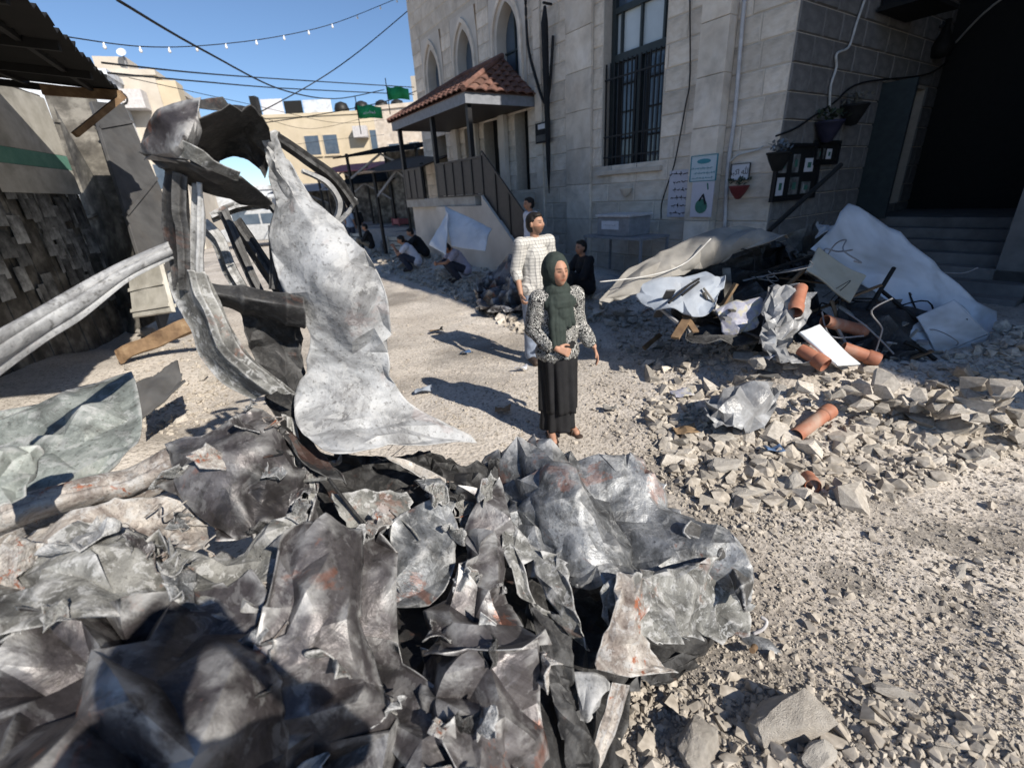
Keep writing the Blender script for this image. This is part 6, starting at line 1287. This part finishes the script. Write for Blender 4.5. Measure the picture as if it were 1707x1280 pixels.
def plate(label, name, pxa, pxb, off, mat, rows=0, frame=None, ink=None, seed=1):
    (s1, z1), (s0, z0) = onA(*pxa, off), onA(*pxb, off)      # upper-left and lower-right sight lines
    t = Aloc(label, name, 'sign', s0, off, z0); w_, h_ = s1-s0, z1-z0
    MB().box((0, .004, 0), (w_, .02, h_)).build('plate', mat, t)
    if rows: scribble(t, w_, h_, rows, .022, seed, ink)
    if frame:
        for a, b in (((0, .004, -.012), (w_, .03, 0)), ((0, .004, h_), (w_, .03, h_+.012)), ((-.012, .004, -.012), (0, .03, h_+.012)), ((w_, .004, -.012), (w_+.012, .03, h_+.012))): MB().box(a, b).build('frame', frame, t)
    return t, w_, h_
M_signl = flat('lilac_white_sign', (.52, .50, .56), .6, v=.06); M_signb = flat('pale_blue_sign', (.46, .53, .57), .5, v=.06); M_teal = flat('teal_print', (.05, .22, .27), .6); M_greenp = flat('green_print', (.05, .16, .12), .7)
PO = .27
t, w_, h_ = plate('large lilac notice with black script left of the pilaster edge', 'notice_sign', (1118, 285), (1152, 362), .05, M_signl, 6, seed=3)
t, w_, h_ = plate('tall pale notice with green emblem on the pilaster', 'notice_sign', (1156, 302), (1186, 362), PO, M_signl, 0, seed=4)
MB().lathe([(0, 0), (h_*.2, 0), (h_*.2, .006), (0, .006)], n=16).build('emblem', M_greenp, t).matrix_basis = Matrix.Translation((w_*.5, .021, h_*.3)) @ Matrix.Rotation(R(-90), 4, 'X')
MB().tube([(w_*.3, .022, h_*.35), (w_*.45, .022, h_*.62), (w_*.6, .022, h_*.45)], h_*.035, 6).build('emblem', M_ink, t); MB().tube([(w_*.25, .022, h_*.75), (w_*.3, .022, h_*.92)], h_*.02, 6).build('emblem', M_greenp, t)
t, w_, h_ = plate('pale blue sign with teal oval logo and script on pilaster', 'wall_sign', (1155, 262), (1193, 300), PO, M_signb, 0, M_teal)
scribble(t, w_, h_*.6, 3, .022, 5, M_teal); MB().lathe([(0, 0), (1, 0), (1, 1), (0, 1)], n=20).build('logo', M_teal, t).matrix_basis = Matrix.Translation((w_*.5, .021, h_*.78)) @ Matrix.Rotation(R(-90), 4, 'X') @ Matrix.Diagonal((w_*.27, h_*.10, .004, 1))
t, w_, h_ = plate('small white sign with black script above the red pot', 'wall_sign', (1222, 275), (1248, 299), .05, M_paper, 0, M_frame)
tx = bpy.data.curves.new('lettering', 'FONT'); tx.body = '\ufeae\ufe92\ufedb\u0627 \ufdf2'; tx.align_x = 'CENTER'; tx.align_y = 'CENTER'; tx.size = h_*.5; tx.extrude = .001
tmp_ = bpy.data.objects.new('tmp', tx); COL.objects.link(tmp_); tm_ = bpy.data.meshes.new_from_object(tmp_.evaluated_get(bpy.context.evaluated_depsgraph_get())); bpy.data.objects.remove(tmp_)
tm_.materials.clear(); to_ = obj('lettering', tm_, M_ink, t); to_.location = (w_*.5, .024, h_*.5); to_.rotation_euler = (R(90), 0, R(180))
t, w_, h_ = plate('dark photo plaque with white caption beside the porch door', 'wall_plaque', (893, 207), (918, 236), .08, M_ink, 0)
MB().box((w_*.2, .021, h_*.68), (w_*.8, .026, h_*.92)).build('caption', M_paper, t); MB().box((w_*.05, .021, h_*.08), (w_*.95, .025, h_*.4)).build('picture', M_slab, t)
def pot(label, s, n, z, r, mat, plant, green=True):
    t = Aloc(label, 'wall_pot', 'flower pot', s, n, z); MB().lathe([(0, -r*1.15), (r*.25, -r*1.1), (r*.7, -r*.5), (r*.95, 0), (r*1.02, .02), (r*1.02, r*.2), (r*.9, r*.2), (r*.8, 0), (0, -.02)], n=18).build('bowl', mat, t, smooth=True)
    if plant:
        mb = MB(); rs = random.Random(int(s*100))
        for k in range(60):
            a = rs.uniform(0, 6.3); d = rs.uniform(0, r*1.1); p = Vector((d*math.cos(a), d*math.sin(a), r*.2+rs.uniform(0, r*.6))); e = Vector((rs.uniform(-1, 1), rs.uniform(-1, 1), rs.uniform(.1, 1))).normalized()*r*.45; u = e.cross(Vector((0, 0, 1))).normalized()*r*.12
            mb.add([p, p+e*.5+u, p+e, p+e*.5-u], [(0, 1, 2, 3)])
        mb.build('foliage', plant, t)
    return t
M_leaf = plain('dusty_leaf', [(.3, (.025, .04, .025)), (.7, (.06, .085, .055))], 8, .7, 0, 0); M_redpot = flat('dark_red_pot', (.15, .03, .032), .5)
s_, z_ = onA(1232, 313, .2); pot('dark red half pot with dusty plant right of pilaster', s_, .2, z_, .16, M_redpot, M_leaf)
s_, z_ = onA(1043, 318, .12); pot('empty pale wall bowl under the tall window', s_, .12, z_+.02, .13, M_stone, None)
def potB(label, px, py, mat, leaf, r=.17):
    n_, z_ = onB(px, py); t = thing('wall_pot', label, 'flower pot', A(-.2, n_, z_), RZA); MB().lathe([(0, -r*1.3), (r*.4, -r*1.2), (r*.8, -r*.4), (r, r*.1), (r*1.08, r*.15), (r*1.08, r*.3), (r*.9, r*.3), (0, .0)], n=16).build('bowl', mat, t, smooth=True)
    mb = MB(); rs = random.Random(px)
    for k in range(70):
        a = rs.uniform(0, 6.3); d = rs.uniform(0, r*1.2); p = Vector((d*math.cos(a), d*math.sin(a), r*.3+rs.uniform(0, r*.7))); e = Vector((rs.uniform(-1, 1), rs.uniform(-1, 1), rs.uniform(-.3, 1))).normalized()*r*.5; u = e.cross(Vector((0, 0, 1))).normalized()*r*.15
        mb.add([p, p+e*.5+u, p+e, p+e*.5-u], [(0, 1, 2, 3)])
    mb.build('foliage', leaf, t)
potB('black hanging pot with blue grey plant at the corner', 1277, 262, M_black, plain('blue_grey_leaf', [(.3, (.10, .12, .14)), (.7, (.22, .25, .28))], 8, .7, 0, 0)); potB('violet black hanging pot beside the return wall cables', 1360, 212, flat('violet_black_pot', (.03, .028, .05), .5), M_leaf, .2)
potB('small black pot with trailing pale plant near the side door', 1402, 185, M_black, plain('pale_trailing_leaf', [(.3, (.12, .12, .11)), (.7, (.24, .24, .22))], 8, .7, 0, 0), .2)
# framed notice boards on the return wall
def board(label, pa, pb, cols, rows, seed):
    (n0, z1), (n1, z0) = onB(*pa), onB(*pb); t = thing('notice_board', label, 'notice board', A(-.05, n0, z0), RZA); w_, h_ = n0-n1, z1-z0; rs = random.Random(seed)
    MB().box((-.03, -w_, 0), (0, 0, h_)).build('backing', M_black, t)
    for a, b in (((-.06, -w_, 0), (-.03, -w_+.05, h_)), ((-.06, -.05, 0), (-.03, 0, h_)), ((-.06, -w_+.05, 0), (-.03, -.05, .05)), ((-.06, -w_+.05, h_-.05), (-.03, -.05, h_))): MB().box(a, b).build('frame', M_iron, t)
    for i in range(cols):
        for j in range(rows):
            a = .1+(w_-.2)*i/cols; b = .09+(h_-.18)*j/rows; ww = (w_-.2)/cols*rs.uniform(.5, .8); hh = (h_-.18)/rows*rs.uniform(.55, .85)
            p = MB().box((-.04, -a-ww, b), (-.032, -a, b+hh)).build('pinned_paper', M_poster if rs.random() < .6 else M_paper, t); MB().box((-.044, -a-ww*.7, b+hh*.3), (-.041, -a-ww*.3, b+hh*.7)).build('picture', M_greenp, p)
board('large black framed notice board with papers by the corner', (1290, 240), (1347, 330), 3, 2, 1); board('small dark notice board beside the large one', (1352, 235), (1385, 275), 2, 1, 2)
# metal box on a frame table
bx = Aloc('grey metal collection box with white label by the facade', 'metal_box', 'box', 2.15, .75, 0); zc = onA(1060, 392, .75)[1]; zt_ = onA(1060, 356, .75)[1]
MB().box((-.1, -.3, zc), (.75, .3, zt_-.05)).build('body', M_grey, bx, bevel=.01); MB().box((-.13, -.33, zt_-.048), (.78, .33, zt_)).build('lid', M_pvc, bx, bevel=.01); MB().box((.16, .302, zc+.12), (.62, .31, zt_-.12)).build('label_plate', M_paper, bx); MB().box((.22, .311, zc+.2), (.56, .315, zt_-.2)).build('label_print', M_ink, bx)
tb = Aloc('low grey metal frame table under the collection box', 'frame_table', 'table', 2.2, .75, 0)
MB().box((-.55, -.4, zc-.05), (1.0, .4, zc-.005)).build('table_top', M_grey, tb)
for x in (-.52, .97):
    for y in (-.37, .37): MB().bar((x, y, .1), (x, y, zc-.05), .04).build('leg', M_grey, tb)
MB().bar((-.52, .37, .3), (.97, .37, .3), .03).build('stretcher', M_grey, tb)
# furled black banner, cables and pipe on the facade
fl = Aloc('long furled black banner hanging from a bracket on facade', 'furled_banner', 'banner', 5.5, .2, 1.9)
MB().tube([(0, 0, 3.8), (0, .02, 3.5), (.02, .0, 2.6), (0, 0, 1.5), (-.01, .01, .6), (0, 0, 0)], [.03, .08, .075, .065, .05, .01], 10).build('cloth', M_blackc, fl, smooth=True); MB().bar((0, -.2, 3.85), (0, .05, 3.85), .04).build('bracket', M_iron, fl)
def acable(label, pts, off, r, mat, name='wall_cable'):
    P = np.array([A(onA(a, b, off)[0], off, onA(a, b, off)[1]) for a, b in pts]); tag(MB().tube(catmull(P, np.linspace(0, 1, 40)), r, 6).build(name, mat, smooth=True), label, 'cable')
acable('thin black cable drooping down the facade to the metal box', [(1150, 0), (1150, 130), (1143, 175), (1125, 270), (1112, 310), (1103, 340), (1102, 365)], .06, .012, M_cable)
acable('thick black cable bundle hanging between porch roof and banner', [(876, 0), (880, 75), (893, 130), (908, 172), (916, 150), (922, 60)], .1, .035, M_cable)
acable('pale plastic conduit running down beside the corner', [(1241, 0), (1234, 80), (1225, 190), (1217, 250), (1212, 290), (1208, 380)], .06, .032, M_pvc)
acable('white cable curving from conduit to the corner pot', [(1216, 270), (1232, 258), (1262, 250), (1272, 244)], .06, .014, M_cablew)
def bcable(label, pts, r, mat):
    P = np.array([A(-.06, *onB(a, b)) for a, b in pts]); tag(MB().tube(catmull(P, np.linspace(0, 1, 40)), r, 6).build('wall_cable', mat, smooth=True), label, 'cable')
bcable('white cable running down the return wall from the cooler', [(1435, 0), (1421, 40), (1408, 80), (1388, 92), (1387, 115), (1378, 145), (1376, 180)], .02, M_cablew)
bcable('dark cable strung along the return wall to the gate', [(1287, 228), (1320, 215), (1350, 195), (1385, 172), (1430, 140), (1540, 125), (1583, 95)], .015, M_cable)
tag(MB().tube(catmull(np.array([A(-.1, -6, onB(1590, 80)[1]), A(-.9, -5.2, 4.7), A(-2.4, -4.5, 4.95)]), np.linspace(0, 1, 20)), .02, 6).build('wall_cable', M_cablew, smooth=True), 'pale cable strung across the dark gate opening', 'cable')
n_, z_ = onB(1480, 25); ac = thing('air_conditioner', 'dark air conditioner on bracket high on return wall', 'air conditioner', A(-.05, n_, z_), RZA)
MB().box((-.6, -.5, 0), (-.02, .5, .75)).build('case', M_iron, ac, bevel=.02); MB().box((-.62, -.35, .06), (-.601, .35, .12)).build('grille', M_pvc, ac); MB().box((-.62, -.36, .12), (-.601, -.3, .7)).build('grille', M_pvc, ac); MB().box((-.62, .3, .12), (-.601, .36, .7)).build('grille', M_pvc, ac); MB().box((-.72, -.62, -.06), (-.02, .62, -.002)).build('shelf', M_black, ac)
n_, z_ = onB(1557, 72); lp = thing('wall_lamp', 'dark wall lamp beside the gate jamb', 'lamp', A(-.15, n_, z_), RZA); MB().lathe([(0, -.3), (.16, -.26), (.2, -.1), (.12, .05), (.05, .2), (.05, .35), (0, .35)], n=14).build('lamp_shade', M_black, lp, smooth=True); MB().bar((.15, 0, .25), (0, 0, .25), .04).build('bracket', M_iron, lp)
